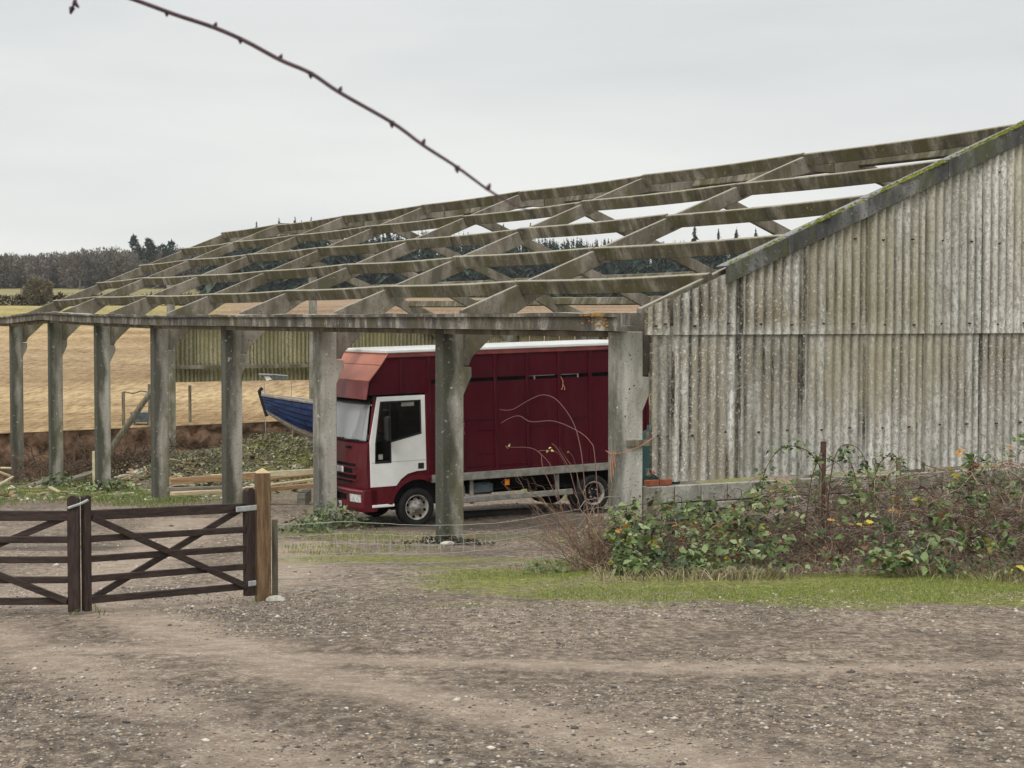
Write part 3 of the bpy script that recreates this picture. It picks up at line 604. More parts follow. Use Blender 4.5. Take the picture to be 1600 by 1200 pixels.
# ------------------------------------------------------------------ the horse lorry
truck = thing('horsebox_lorry', (TX, TY, CAMZ+TRZ), (0, -math.atan(.0242), ANG), 'maroon horsebox lorry with white door and overcab body parked in the barn', 'lorry'); truck.scale = (TSC,)*3
T = truck; W2 = 2.28
core = [(5.3, 1.0), (5.3, 3.38), (-.58, 3.38), (-.726, 3.15), (-.95, 2.87), (-1.0, 2.60), (.28, 2.60), (.28, 1.0)]
MB().prism(core, .035, W2-.035).build('body_core', 'dark', T)
RIB = [.30, 1.02, 1.74, 2.457, 3.18, 3.90, 4.62, 5.26]
slot = (2.765, 2.845)
for side, (w0, w1) in enumerate(((0, .034), (W2-.034, W2))):
    for i in range(len(RIB)-1):
        r0, r1 = RIB[i], RIB[i+1]
        MB().box((r0, w0, 1.0), (r1, w1, slot[0])).build('side_panel', 'maroon', T); MB().box((r0, w0, slot[1]), (r1, w1, 3.30)).build('side_panel', 'maroon', T)
    lut = [(.299, 2.60), (.299, 3.30), (-.64, 3.30), (-.70, 3.16), (-.925, 2.87), (-.97, 2.60)]
    MB().prism(lut, w0, w1).build('luton_side_panel', 'maroon', T)
    q = -.026 if side == 0 else W2+.001; q2 = q+.026
    for r in RIB+[-.28]: MB().box((r-.035, q, 1.02 if r > 0 else 2.63), (r+.035, q2, 3.29)).build('rib', 'maroon', T, bevel=.006)
    MB().box((-.60, q-.006, 3.30), (5.32, q2+.02, 3.385)).build('cornice', 'faded2', T, bevel=.01)
    MB().box((.30, q-.004, .84), (5.33, q2+.05, .995)).build('bottom_rail', 'alu', T, bevel=.008)
    MB().box((.30, q, 1.001), (5.32, q2, 1.035)).build('floor_strip', 'maroon', T)
for h, s0, s1 in ((2.02, 1.08, 1.70), (1.80, 1.30, 1.74), (1.34, 1.30, 1.74), (1.10, 1.10, 2.4), (1.83, 2.55, 3.1), (1.95, 3.25, 3.85)):
    MB().box((s0, -.013, h), (s1, .001, h+.022)).build('grab_strip', 'maroon', T)
m = MB()
for q in range(2): m.tube([(1.02+.015*q, -.03, 1.98), (.98+.02*q, -.045, 1.86), (1.03, -.045, 1.74), (1.05, -.03, 1.78)], .006, 5)
m.build('door_chain', 'faded2', T)
m = MB()
m.tube([(3.22, -.004, 2.80), (3.26, -.03, 2.70), (3.25, -.03, 2.58), (3.22, -.03, 2.53)], .010, 5); m.tube([(3.26, -.03, 2.64), (3.30, -.03, 2.56), (3.29, -.03, 2.52)], .009, 5); m.build('twine', 'twine', T)
for s in (2.62, 3.62): MB().box((s, .004, slot[0]), (s+.022, .03, slot[1])).build('slot_catch', 'alu', T)
for s, wd in ((2.5, .6), (3.24, .4)): MB().box((s, .006, slot[1]-.016), (s+wd, .03, slot[1]-.002)).build('slot_track', 'alu', T)
MB().box((-.62, -.05, 3.387), (5.36, W2+.05, 3.455)).build('roof', 'white', T, bevel=.015)
# three slanting panels of the overcab front
fp = [(-.555, 3.42), (-.735, 3.17), (-.985, 2.88), (-1.055, 2.52)]
for k, mt in enumerate(('faded', 'faded', 'faded2')):
    (x0, z0), (x1, z1) = fp[k], fp[k+1]; d = Vector((x1-x0, z1-z0)).normalized(); nx, nz_ = d.y*.025, -d.x*.025
    if nx > 0: nx, nz_ = -nx, -nz_
    e0 = .006 if k else 0; p = [(x0+d.x*e0, z0+d.y*e0), (x1, z1), (x1-nx, z1-nz_), (x0+d.x*e0-nx, z0+d.y*e0-nz_)]
    MB().prism(p, -.045, W2+.045).build('overcab_front_panel', mt, T, bevel=.006)
# chassis, tanks, side guard, lamps
MB().box((-.55, .72, .52), (5.15, .82, .80)).box((-.55, 1.46, .52), (5.15, 1.56, .80)).build('chassis', 'trim', T)
MB().box((.5, .3, .60), (5.2, 1.98, .835)).build('subframe', 'dark', T)
MB().box((.55, .12, .50), (1.10, .6, .74)).build('battery_box', 'alu', T, bevel=.03)
MB().box((1.22, .10, .52), (1.72, .62, .76)).build('fuel_tank', 'bluegrey', T, bevel=.05)
MB().box((.85, .0, .395), (3.46, .05, .51)).build('side_guard', 'alu', T, bevel=.01)
for s in (1.17, 3.1): MB().box((s, .052, .36), (s+.07, .10, .838)).build('guard_bracket', 'alu', T)
MB().box((1.93, .02, .68), (2.03, .06, .80)).build('marker_lamp', 'orange', T, bevel=.01)
MB().box((3.45, .3, .50), (5.2, 2.0, .58)).build('mudguard', 'trim', T)
def wheel(s, wq, out, dual=False):
    Mx = Matrix.Translation((s, wq, .38))@Matrix.Rotation(math.pi if out > 0 else 0, 4, 'Z')
    o = MB().lathe([(.235, .0), (.25, -.02), (.33, -.03), (.365, -.012), (.38, .02), (.38, .17), (.365, .205), (.25, .21), (.235, .19)], 36, Mx).build('wheel', 'black', T, True)
    if dual: MB().lathe([(.205, .06), (.12, .075), (.10, .03), (.0, .02)], 24, Mx).build('hub', 'black', o, True)
    rim = MB().lathe([(.243, -.018), (.248, -.03), (.236, -.033), (.212, .02), (.203, .075)] if dual else [(.243, -.018), (.248, -.03), (.232, -.033), (.222, .02), (.20, .045), (.155, .03 if not dual else .075), (.12, .0 if not dual else .09), (.07, -.008 if not dual else .06), (.062, -.05), (.0, -.055)], 36, Mx).build('rim', 'rim', o, True)
    for k in range(8 if not dual else 6):
        q = k*math.pi/4+.3 if not dual else k*math.pi/3
        MB().lathe([(0, .012 if not dual else .03), (.026, .014), (.026, .06)], 10, Mx @ Matrix.Rotation(q, 4, 'Y') @ Matrix.Translation((.188, 0, 0))).build('rim_hole', 'dark', o)
    for k in range(6): MB().lathe([(0, -.022), (.013, -.02), (.013, .02)], 6, Mx @ Matrix.Rotation(k*math.pi/3+.2, 4, 'Y') @ Matrix.Translation((.095, 0, 0))).build('wheel_nut', 'rim', o)
wheel(0, .06, -1); wheel(0, W2-.06, 1); wheel(3.95, .03, -1, True); wheel(3.95, W2-.03, 1, True); wheel(3.95, .30, -1, True); wheel(3.95, W2-.30, 1, True)
MB().box((-.7, .75, .33), (.95, 1.5, .9)).build('added_engine', 'dark', T, bevel=.05)  # from here, underbody parts added to darken the open gap beneath the lorry
MB().tube([(.9, 1.14, .55), (3.9, 1.14, .48)], .06, 8).build('added_propeller_shaft', 'dark', T)
MB().box((.9, 1.6, .40), (2.2, 2.1, .80)).build('far_fuel_tank', 'dark', T, bevel=.05)
MB().box((2.4, 1.55, .36), (3.2, 2.15, .62)).build('spare_wheel_carrier', 'black', T, bevel=.08)
for y in (.08, W2-.34): MB().box((4.55, y, .22), (4.57, y+.26, .80)).build('mudflap', 'black', T)
# cab
c0, c1 = .02, W2-.02
arc = [(.55*math.cos(math.radians(q)), .38+.55*math.sin(math.radians(q))) for q in range(66, 161, 8)]
low = [(-1.10, .80), (-1.13, 1.2), (-1.10, 1.66), (-1.05, 1.70), (.22, 1.70), (.22, .90)]+arc+[(-.53, .50), (-.99, .50), (-1.0, .79)]
def bow(p):                                            # cab front bulges in plan
    k = (p.y-W2/2)/(W2/2); return (p.x+(.09*k*k*k*k if p.x < -.9 else 0), p.y, p.z)
def plan(poly, y0, y1, n=10):
    m = MB(); ys_ = [y0+(y1-y0)*i/n for i in range(n+1)]; k = len(poly)
    ar = sum(poly[i][0]*poly[(i+1) % k][1]-poly[(i+1) % k][0]*poly[i][1] for i in range(k)); poly = poly if ar > 0 else poly[::-1]
    vs = [bow(Vector((x, y, z))) for y in ys_ for x, z in poly]
    f = [tuple(range(k)), tuple(n*k+j for j in range(k-1, -1, -1))]+[(i*k+j, i*k+k+j, i*k+k+(j+1) % k, i*k+(j+1) % k) for i in range(n) for j in range(k)]
    m.add(vs, f); return m
plan(low, c0, c1, 14).build('cab_lower', 'maroon_cab', T)
plan([(-.90, 2.50), (-.86, 2.575), (.22, 2.575), (.22, 2.50)], c0, c1).build('cab_roof', 'trim', T)
MB().box((.17, c0, 1.702), (.22, c1, 2.499)).build('cab_back', 'maroon_cab', T)
MB().box((.222, .05, .86), (.279, W2-.05, 2.57)).build('cab_gap', 'dark', T)
MB().box((.215, .004, .95), (.297, .034, 2.595)).build('rear_pillar', 'maroon_cab', T)
for y0 in (c0+.004, c1-.074):
    MB().prism([(-1.03, 1.70), (-.93, 1.70), (-.76, 2.50), (-.86, 2.50)], y0, y0+.07, mp=bow).build('windscreen_pillar', 'maroon_cab', T)
ws = [(-1.07, 1.705), (-.895, 2.497), (-.888, 2.497), (-1.063, 1.705)]
plan(ws, c0+.09, c1-.09, 12).build('windscreen', 'wglass', T, smooth=False)
plan([(-1.075, 2.44), (-.905, 2.52), (-.89, 2.52), (-1.0, 2.42)], c0+.05, c1-.05).build('sun_visor', 'trim', T)
fr = MB()
fr.tube([bow(Vector((-1.085, y, 1.715))) for y in np.linspace(c0+.07, c1-.07, 9)], .016, 5); fr.build('windscreen_seal', 'trim', T)
for y in (.5, 1.25):
    MB().tube([(-1.10, y+.5, 1.70), (-1.12, y+.2, 1.73), (-1.10, y-.25, 1.74)], .012, 5).build('wiper', 'trim', T)
door = MB()
dp = [[(-.975, .835), (-.44, .835), (-.35, .95), (-.2, 1.05), (-.02, 1.09), (.20, 1.10), (.20, 1.83), (.10, 1.83), (-.54, 1.69), (-.553, 1.29), (-.86, 1.29), (-.975, 1.29)],
      [(-.975, 1.29), (-.875, 1.29), (-.865, 1.66), (-.735, 2.46), (-.735, 2.56), (-.80, 2.56), (-.975, 1.70)], [(-.735, 2.47), (.11, 2.47), (.11, 2.56), (-.735, 2.56)], [(.10, 1.83), (.20, 1.83), (.20, 2.56), (.11, 2.56), (.11, 2.47), (.10, 2.40)]]
for p in dp: door.prism(p, -.012, .018)
dr = door.build('door', 'white', T, bevel=.004)
MB().prism([(-.872, 1.295), (-.553, 1.295), (-.543, 1.695), (.098, 1.835), (.105, 2.468), (-.74, 2.468), (-.862, 1.66)], .002, .008).build('door_glass', 'sglass', dr)
MB().prism([(-.875, 1.285), (-.545, 1.285), (-.545, 1.33), (-.875, 1.33)], -.017, .001).build('glass_trim', 'trim', dr)
MB().prism([(-.56, 1.29), (-.538, 1.29), (-.53, 2.47), (-.552, 2.47)], -.017, .009).build('window_bar', 'trim', dr)
MB().prism([(-.545, 1.675), (.11, 1.815), (.11, 1.85), (-.545, 1.712)], -.017, .0).build('window_seal', 'trim', dr)
MB().prism([(-.88, 1.30), (-.86, 1.30), (-.845, 1.66), (-.72, 2.44), (.08, 2.44), (.08, 1.85), (.108, 1.85), (.108, 2.472), (-.745, 2.472), (-.868, 1.67)], -.016, .0).build('window_seal', 'trim', dr)
MB().box((-.80, -.003, 1.36), (-.71, .001, 1.46)).build('sticker', 'alu', dr)
MB().box((.02, -.019, 1.13), (.15, .0, 1.25)).build('handle', 'trim', dr, bevel=.01)
MB().box((-.95, -.0145, 1.30), (.19, -.0125, 1.306)).build('crease', 'alu', dr)
MB().box((-.97, -.01, .505), (-.50, .018, .825)).build('sill_panel', 'maroon_cab', T)
MB().box((-.96, -.03, .44), (-.50, .05, .495)).build('step', 'white', T, bevel=.008)
m = MB()                                               # wheel arch band
for q0, q1 in zip(range(62, 168, 6), range(68, 174, 6)):
    pp = [(r*math.cos(math.radians(q)), .38+r*math.sin(math.radians(q))) for r, q in ((.55, q0), (.63, q0), (.63, q1), (.55, q1))]
    m.prism(pp, -.03, .03)
m.box((.215, -.03, .87), (.30, .03, .99)); m.build('wheel_arch', 'maroon_cab', T)
MB().box((-.45, .10, .45), (.6, .7, .98)).build('wheel_well', 'dark', T)
MB().box((-.30, -.005, 2.36), (-.03, .0, 2.46)).build('sun_blind', 'alu', T)
MB().box((-.70, -.16, 1.75), (-.62, -.02, 1.78)).box((-.70, -.16, 2.30), (-.62, -.02, 2.33)).build('mirror_arm', 'trim', T)
MB().box((-.72, -.25, 1.72), (-.62, -.10, 2.2)).build('mirror', 'trim', T, bevel=.03)
# cab inside
MB().prism([(-1.015, 1.73), (-.86, 2.46), (-.852, 2.46), (-1.007, 1.73)], .95, W2-.15).build('glare_panel', 'white', T)  # unseen white panel added behind the windscreen to imitate bright sky reflection
MB().box((-.98, .1, 1.35), (-.72, W2-.1, 1.72)).build('dashboard', 'trim', T, bevel=.04)
for y in (.25, 1.45): MB().box((-.35, y, 1.72), (-.22, y+.5, 2.3)).box((-.30, y+.12, 2.3), (-.22, y+.38, 2.46)).build('seat', 'seat', T, bevel=.04)
MB().lathe([(.19, -.015), (.21, 0), (.19, .015), (.175, 0), (.19, -.015)], 20, Matrix.Translation((-.60, 1.70, 1.90))@Matrix.Rotation(math.radians(60), 4, 'Y')@Matrix.Rotation(math.pi/2, 4, 'X')).build('steering_wheel', 'trim', T)
MB().add([(-.98, .2, 1.725), (-.80, .2, 1.73), (-.86, .75, 1.725), (-.95, .85, 1.80), (-.9, .3, 1.9)], [(0, 1, 2, 3), (0, 1, 4)]) 
pm = MB(); pm.add([(-.95, .25, 1.735), (-.80, .28, 1.735), (-.82, .8, 1.735), (-.96, .75, 1.735), (-.88, .35, 1.86), (-.86, .5, 1.84)], [(0, 1, 2, 3), (0, 1, 4), (1, 2, 5, 4)]); pm.build('papers', 'paper', T)
# front: grille, badge, bumper, headlamps, plate
def fr_x(y, x): return bow(Vector((x, y, 0)))[0]
for z0, z1, y0, y1 in ((1.22, 1.27, .42, 1.86), (1.09, 1.18, .58, 1.70), (.985, 1.05, .45, 1.83), (.90, .945, .60, 1.7), (1.56, 1.60, .62, .8)):
    plan([(-1.142, z0), (-1.142, z1), (-1.10, z1), (-1.10, z0)], y0, y1).build('grille_slot', 'dark', T)
for z in (1.19, 1.065, .955): plan([(-1.155, z-.012), (-1.15, z+.012), (-1.10, z+.012), (-1.10, z-.012)], .36, 1.9).build('grille_bar', 'maroon_cab', T)
MB().box((-1.165, .92, 1.075), (-1.15, 1.36, 1.19)).build('badge', 'white', T, bevel=.02)
bump_ = [(-1.20, .36), (-1.23, .45), (-1.23, .70), (-1.20, .79), (-.93, .79), (-.93, .42), (-.95, .36)]
plan(bump_, -.01, W2+.01, 16).build('bumper', 'maroon_cab', T, bevel=.01)
plan([(-1.24, .745), (-1.25, .765), (-1.22, .785), (-1.20, .745)], .0, W2, 14).build('bumper_lip', 'faded2', T)
for y0, y1 in ((.06, .44), (W2-.44, W2-.06)): plan([(-1.242, .555), (-1.246, .70), (-1.20, .70), (-1.20, .555)], y0, y1, 4).build('headlamp', 'lens', T)
plan([(-1.236, .57), (-1.236, .69), (-1.20, .69), (-1.20, .57)], .62, 1.66, 6).build('bumper_opening', 'dark', T)
MB().box((-1.25, .86, .415), (-1.236, 1.38, .525)).build('number_plate', 'white', T)
m = MB()                                               # two characters readable as strokes on the end of the plate
m.box((-1.2525, .875, .44), (-1.2505, .90, .50)); m.box((-1.2525, .90, .44), (-1.2505, .925, .452)); m.box((-1.2525, .96, .44), (-1.2505, .975, .50)); m.box((-1.2525, .975, .488), (-1.2505, 1.0, .50)); m.box((-1.2525, 1.0, .45), (-1.2505, 1.012, .488)); m.box((-1.2525, .975, .44), (-1.2505, 1.0, .45))
m.build('plate_characters', 'trim', T)
MB().box((-.3, .55, .30), (.3, 1.75, .46)).build('front_axle', 'dark', T); MB().box((3.7, .5, .30), (4.2, 1.8, .48)).build('rear_axle', 'dark', T)

# ------------------------------------------------------------------ field gates and their post
def gate(p0, p1, label, hinge, brace_flip=False):
    p0, p1 = Vector(p0), Vector(p1); L = (p1-p0).length; ang = math.atan2(p1.y-p0.y, p1.x-p0.x)
    z0, z1 = gz(p0.x, p0.y), gz(p1.x, p1.y); tilt = math.atan2(z1-z0, L)
    g = thing('field_gate', (p0.x, p0.y, z0), (0, 0, ang), label, 'gate', 'pair of dark field gates')
    sl = math.tan(tilt)+ (.02 if hinge else 0)
    def bar(h, d, nm='rail'):
        m = MB(); v = [(x, y, h+dz+sl*x) for x in (.05, L-.05) for y, dz in ((-.02, 0), (.02, 0), (.02, d), (-.02, d))]
        m.add(v, [(0, 1, 2, 3), (7, 6, 5, 4), (0, 4, 5, 1), (1, 5, 6, 2), (2, 6, 7, 3), (3, 7, 4, 0)]); m.build(nm, 'gatewood_h', g, bevel=.006, recalc=True)
    for h, d in ((.935, .10), (.715, .066), (.515, .066), (.315, .066), (.10, .072)): bar(h, d)
    def stile(x, wd, h0, h1):
        pts = [(x-wd/2, h0), (x+wd/2, h0)]+[(x+wd/2*math.cos(q), h1-wd*.35+wd*.35*math.sin(q)) for q in np.linspace(0, math.pi, 8)]
        MB().prism([(a, b+sl*x) for a, b in pts], -.04, .04).build('stile', 'gatewood', g, bevel=.006)
    stile(.035, .075, .03, 1.19)
    stile(L-.055, .115, .03 if hinge else .03, 1.19 if not hinge else 1.20)
    for (xa, ha, xb, hb), y in (((.09, .96, L-.12, .14), -.036), ((.09, .13, L-.13, .97), .036)):
        d = Vector((xb-xa, hb-ha+sl*(xb-xa))).normalized(); q = Vector((-d.y, d.x))*.033
        A, B_ = Vector((xa, ha+sl*xa)), Vector((xb, hb+sl*xb)); MB().prism([tuple(A-q), tuple(B_-q), tuple(B_+q), tuple(A+q)], y-.0145, y+.0145).build('brace', 'gatewood_h', g, bevel=.004)
    if hinge:
        MB().box((L-.27, -.058, .955+sl*L), (L+.02, -.043, 1.015+sl*L)).build('hinge_strap', 'galv', g, bevel=.008)
        MB().box((L-.11, -.06, .14+sl*L), (L-.0, -.043, .20+sl*L)).build('lower_hinge', 'galv', g, bevel=.008)
    else:
        MB().tube([(L-.10, -.06, 1.05), (L+.02, -.065, 1.09), (L+.10, -.06, 1.13)], .014, 6).build('latch_loop', 'galv', g)
    return g
GP0 = P(131, 954, 17.4); GP1 = P(396, 936, 18.95)
gate((GP0.x, GP0.y, 0), (GP1.x, GP1.y, 0), 'dark brown cross-braced field gate hung on the wooden post', True)
GL1 = P(125, 954, 17.38); GL0 = Vector((GL1.x-2.25, 17.2, 0))
gate((GL0.x, GL0.y, 0), (GL1.x, GL1.y, 0), 'dark brown cross-braced gate leaf not hung on the brown post', False)
gpst = P(411, 936, 19.0); gpz = gz(gpst.x, gpst.y)
gp_ = thing('gate_post', (gpst.x, gpst.y, gpz), (0, 0, .35), 'square brown timber gate post with pointed pale top', 'post')
MB().box((-.075, -.075, -.4), (.075, .075, 1.40)).build('shaft', 'post', gp_, bevel=.008)
m = MB(); m.add([(-.075, -.075, 1.402), (.075, -.075, 1.402), (.075, .075, 1.402), (-.075, .075, 1.402), (0, 0, 1.455)], [(0, 1, 4), (1, 2, 4), (2, 3, 4), (3, 0, 4)]); m.build('pointed_top', 'post_end', gp_)
fz = gz(gpst.x+.16, gpst.y+.02)
fs = MB().box((-.03, -.03, -.4), (.03, .03, .88)).build('fence_stake', 'greytimber', None, bevel=.006); fs.location = (gpst.x+.115, gpst.y+.12, fz)
tag(fs, 'thin pale timber stake close beside the brown gate post', 'stake')

# ------------------------------------------------------------------ wire netting fence
F0 = Vector((gpst.x+.145, gpst.y+.12, 0)); STK = [P(1284, 745, 25.6), P(1519, 750, 26.2)]; F1 = Vector((*xy(-.18, -.2), 0))
def fence_pt(f, h):
    p = F0.lerp(F1, f); sag = .05*math.sin(f*math.pi*2.3+1)*(h < .85)
    return Vector((p.x, p.y+.04*math.sin(f*9+h*5), gz(p.x, p.y)+h*(1-.10*math.sin(f*math.pi))+sag))
net = thing('wire_fence', (F0.x, F0.y, gz(F0.x, F0.y)), (0, 0, 0), 'sagging galvanised wire netting fence between gate post and corner column', 'fence')
net_inv = Matrix.Translation(net.location).inverted()
for h in (.80, .66, .54, .42, .30, .18, .05):
    MB().tube([net_inv @ fence_pt(f, h) for f in np.linspace(0, 1, 46)], .0026 if h < .8 else .0036, 4).build('wire', 'wire', net)
m = MB()
for i in range(1, 30):
    f = i/30; hs = (.66, .54, .42) if i < 24 else (.66, .54)
    m.tube([net_inv @ (fence_pt(f+random.uniform(-.0015, .0015), h)) for h in hs], .0022, 4)
m.build('upright_wires', 'wire', net)['kind'] = 'stuff'
for i, (p, h, lab) in enumerate(((STK[0], 1.35, 'leaning rusty stake under the arching bramble by the gable sheets'), (STK[1], 1.15, 'short rusty stake with pale peeling edge deep in dead brambles'))):
    z = gz(p.x, p.y); s = thing('rusty_stake', (p.x, p.y, z), (.04*(i-.5), .05*(.5-i), .3), lab, 'stake')
    hh = P(0, (690, 709)[i], p.y).z-z
    MB().box((-.035, -.03, -.3), (.035, .03, hh)).build('shaft', 'rust', s, bevel=.005); MB().box((-.055, -.035, .3), (-.036, .02, hh*.9)).build('edge', 'greytimber', s)
p = P(1404, 745, 25.9); z = gz(p.x, p.y); s = MB().box((-.035, -.03, -.3), (.035, .03, P(0, 716, p.y).z-z)).build('timber_stake', 'greytimber', bevel=.005); s.location = (p.x, p.y, z); tag(s, 'grey timber stub among the brambles between the two rusty stakes', 'stake')

# ------------------------------------------------------------------ boat, timber, rubble and odds and ends in the yard
def boat():
    L, B, D = 5.2, 1.9, .95; n = 16
    o = thing('wooden_boat', (0, 0, 0), (0, 0, 0), 'navy blue clinker boat with black stem propped beyond the lorry', 'boat')
    def sec(f):                                        # half section at f from bow: outline from keel to gunwale
        wd = B/2*math.sin(min(1, f*1.55+.02)*math.pi/2)**.75; sh = D*(1+.28*(1-f)**3); kl = .0+.75*D*max(0, 1-f*4.2)**1.7
        return [(wd*math.sin(q*math.pi/2)**.7 if q else 0.0, kl+(sh-kl)*q**1.25) for q in np.linspace(0, 1, 8)]
    for st in range(7):                                # each strake a plank of its own, lapped over the one below
        for sg in (-1, 1):
            m = MB(); vs = []
            for i in range(n+1):
                f = i/n; s_ = sec(f); x = f*L-.30*max(0, 1-f*5)*(s_[st][1]/D)**1
                for k, off in ((st, .034), (st+1, -.006)):
                    y, z = s_[k]; vs.append((f*L-.34*max(0, 1-f*4)*(z/D), sg*(y+off), z+(-.012 if k == st else 0)))
            f = [(i*2, i*2+2, i*2+3, i*2+1) if sg < 0 else (i*2, i*2+1, i*2+3, i*2+2) for i in range(n)]; m.add(vs, f)
            me = m.build('strake', 'boatgrey' if st in (0, 1) else 'boatblue', o); q = me.modifiers.new('thick', 'SOLIDIFY'); q.thickness = .018
    for sg in (-1, 1): MB().tube([(i/n*L-.34*max(0, 1-i/n*4)*(sec(i/n)[7][1]/D), sg*(sec(i/n)[7][0]+.01), sec(i/n)[7][1]+.012) for i in range(n+1)], .045, 6).build('gunwale', 'boatgrey', o)
    MB().tube([(-.34*(z/D)-.03, 0, z) for z in np.linspace(.62, 1.32, 7)]+[(-.42, 0, 1.42)], .055, 6).build('stem', 'boatblack', o)
    MB().box((.9, -.03, -.09), (L, .03, .02)).build('keel', 'boatgrey', o)
    t = sec(1.0); MB().prism([(y, z) for y, z in t]+[(-y, z) for y, z in t[::-1][:-1]], -.02, .02, mp=lambda p: (L+p.y, p.x, p.z)).build('transom', 'boatblue', o)
    for x in (1.6, 3.2): MB().box((x, -.8, .62), (x+.22, .8, .66)).build('thwart', 'boatgrey', o)
    return o
b = boat(); BYY = 50.; bp = P(406, 612, BYY); dirb = math.radians(8)
b.rotation_euler = (0, math.radians(3.0), dirb); b.location = (bp.x+.42, bp.y, bp.z-1.33)
for i, x in enumerate((1.5, 3.9)):
    wp = Matrix.Rotation(dirb, 3, 'Z') @ Vector((x, 0, 0))+b.location; z = gz(wp.x, wp.y); top = wp.z-.10-math.tan(math.radians(3))*x
    c = thing('boat_trestle', (wp.x, wp.y, z), (0, 0, dirb), 'rough timber trestle under the navy boat', 'trestle', 'trestles carrying the boat'); hh = top-z
    MB().box((-.06, -.5, hh-.12), (.06, .5, hh)).build('beam', 'greytimber', c)
    for sg in (-1, 1):
        for sx in (-1, 1): MB().tube([(sx*.04, sg*.4, hh-.1), (sx*.35, sg*.5, -.05)], .04, 5).build('leg', 'greytimber', c)
def plank(pa, pb, wd, th, mat, label, group, roll=0):
    pa, pb = Vector(pa), Vector(pb); d = pb-pa; L = d.length; o = MB().box((-L/2, -wd/2, 0), (L/2, wd/2, th)).build('plank', mat, None, bevel=.004)
    o.location = (pa+pb)/2; o.rotation_euler = (roll, -math.asin(d.z/L), math.atan2(d.y, d.x)); tag(o, label, 'plank', group); return o
def lay(x0, y0, x1, y1, Y0, Y1, *a): return plank(P(x0, y0, Y0), P(x1, y1, Y1), *a)
lay(266, 757, 400, 748, 44.5, 45.5, .22, .16, 'lumber_o', 'thick orange brown beam in the timber heap below the rubble', None)
lay(262, 768, 350, 766, 43.5, 44, .22, .10, 'lumber_g', 'short grey board under the orange beam', None)
lay(268, 774, 345, 770, 43.2, 43.8, .25, .08, 'lumber', 'pale board lying on the earth in front of the orange beam', None)
lay(330, 750, 520, 739, 46, 46.5, .14, .14, 'yellowpipe', 'long pale yellow pole behind the stacked boards', None)
lay(372, 766, 540, 744, 44.2, 45, .28, .05, 'lumber', 'wide pale board on top of the timber stack by the lorry', None)
lay(400, 752, 540, 738, 45.3, 46, .2, .05, 'lumber_o', 'narrow brown board above the wide pale board', None)
lay(402, 769, 540, 757, 43.8, 44.6, .2, .10, 'lumber_o', 'red brown beam at the bottom of the timber stack by the lorry', None)
for x, Y in ((410, 44), (474, 44.3)):
    p = P(x, 768, Y); z = gz(p.x, p.y); o = MB().box((-.1, -.5, 0), (.1, .9, max(.12, p.z-z-.02))).build('timber_bearer', 'lumber_g'); o.location = (p.x, p.y, z); tag(o, 'short dark bearer under the stacked boards', 'timber', 'bearers under the timber stack')
# long leaning timber, mossy post, grey old boards by the bank
o = MB().tube([P(172, 703, 62), P(240, 606, 62.5)], [.12, .095], 7).build('leaning_timber', 'greytimber'); tag(o, 'thick mossy timber leaning up past the fence over the bank', 'timber')
for x0, y0, x1, y1, Y0, Y1, lab in ((24, 770, 84, 748, 59, 62, 'long grey split board lying below the soil bank'), (40, 774, 92, 758, 58, 60, 'broken grey board with jagged end on the grass'), (106, 752, 152, 738, 61, 62.5, 'mossy flat board leaning on dead brambles at the bank')):
    lay(x0, y0, x1, y1, Y0, Y1, .35, .08, 'lumber_g', lab, None)
p = P(149, 738, 62); z = gz(p.x, p.y); o = MB().box((-.09, -.09, -.2), (.09, .09, P(0, 705, 62).z-z)).build('short_post', 'yellowpipe', bevel=.01); o.location = (p.x, p.y, z); tag(o, 'short square yellowish post at the foot of the bank', 'post')
o = MB().tube([P(-30, 726, 60), P(0, 738, 60), P(14, 743, 60.3), P(20, 745, 60.4), P(12, 750, 60), P(0, 757, 59.5), P(-25, 766, 59)], .05, 6).build('plastic_pipe', 'yellowpipe'); tag(o, 'pale bent plastic pipe lying on grass by the last column', 'pipe')
o = MB().tube([P(0, 731, 62), P(18, 731.5, 62)], .04, 6).build('plastic_conduit', 'yellowpipe'); o.data.transform(Matrix.Translation((0, 0, 0))); tag(o, 'straight pale conduit lying below the field edge', 'pipe')
o = MB().tube([P(712, 806, 38)-Vector((0, 0, .02)), P(850, 800, 39)], .12, 9).build('black_pipe', 'pipe'); tag(o, 'thick black pipe lying on the ground under the lorry', 'pipe')
plank(P(758, 794, 41.5), P(800, 792, 41.8), .3, .05, 'lumber', 'pale board on the grass seen beneath the lorry', None)
# green drum behind the corner post
X, Y = xy(5.4, 5.6); p = P(1003, 700, 31.5); dz_ = gz(p.x, p.y)
dm = thing('green_tank', (p.x+.25, p.y, dz_), (0, 0, 0), 'dark green plastic tank glimpsed in the gap beside the corner column', 'tank')
MB().lathe([(0, 0), (.42, .0), (.44, .05), (.44, .55), (.455, .6), (.44, .65), (.44, 1.15), (.455, 1.2), (.44, 1.25), (.44, 1.75), (.38, 1.95), (.16, 2.02), (.16, 2.1), (0, 2.1)], 28, Matrix.Rotation(math.pi/2, 4, 'X')).build('shell', 'green', dm, True)
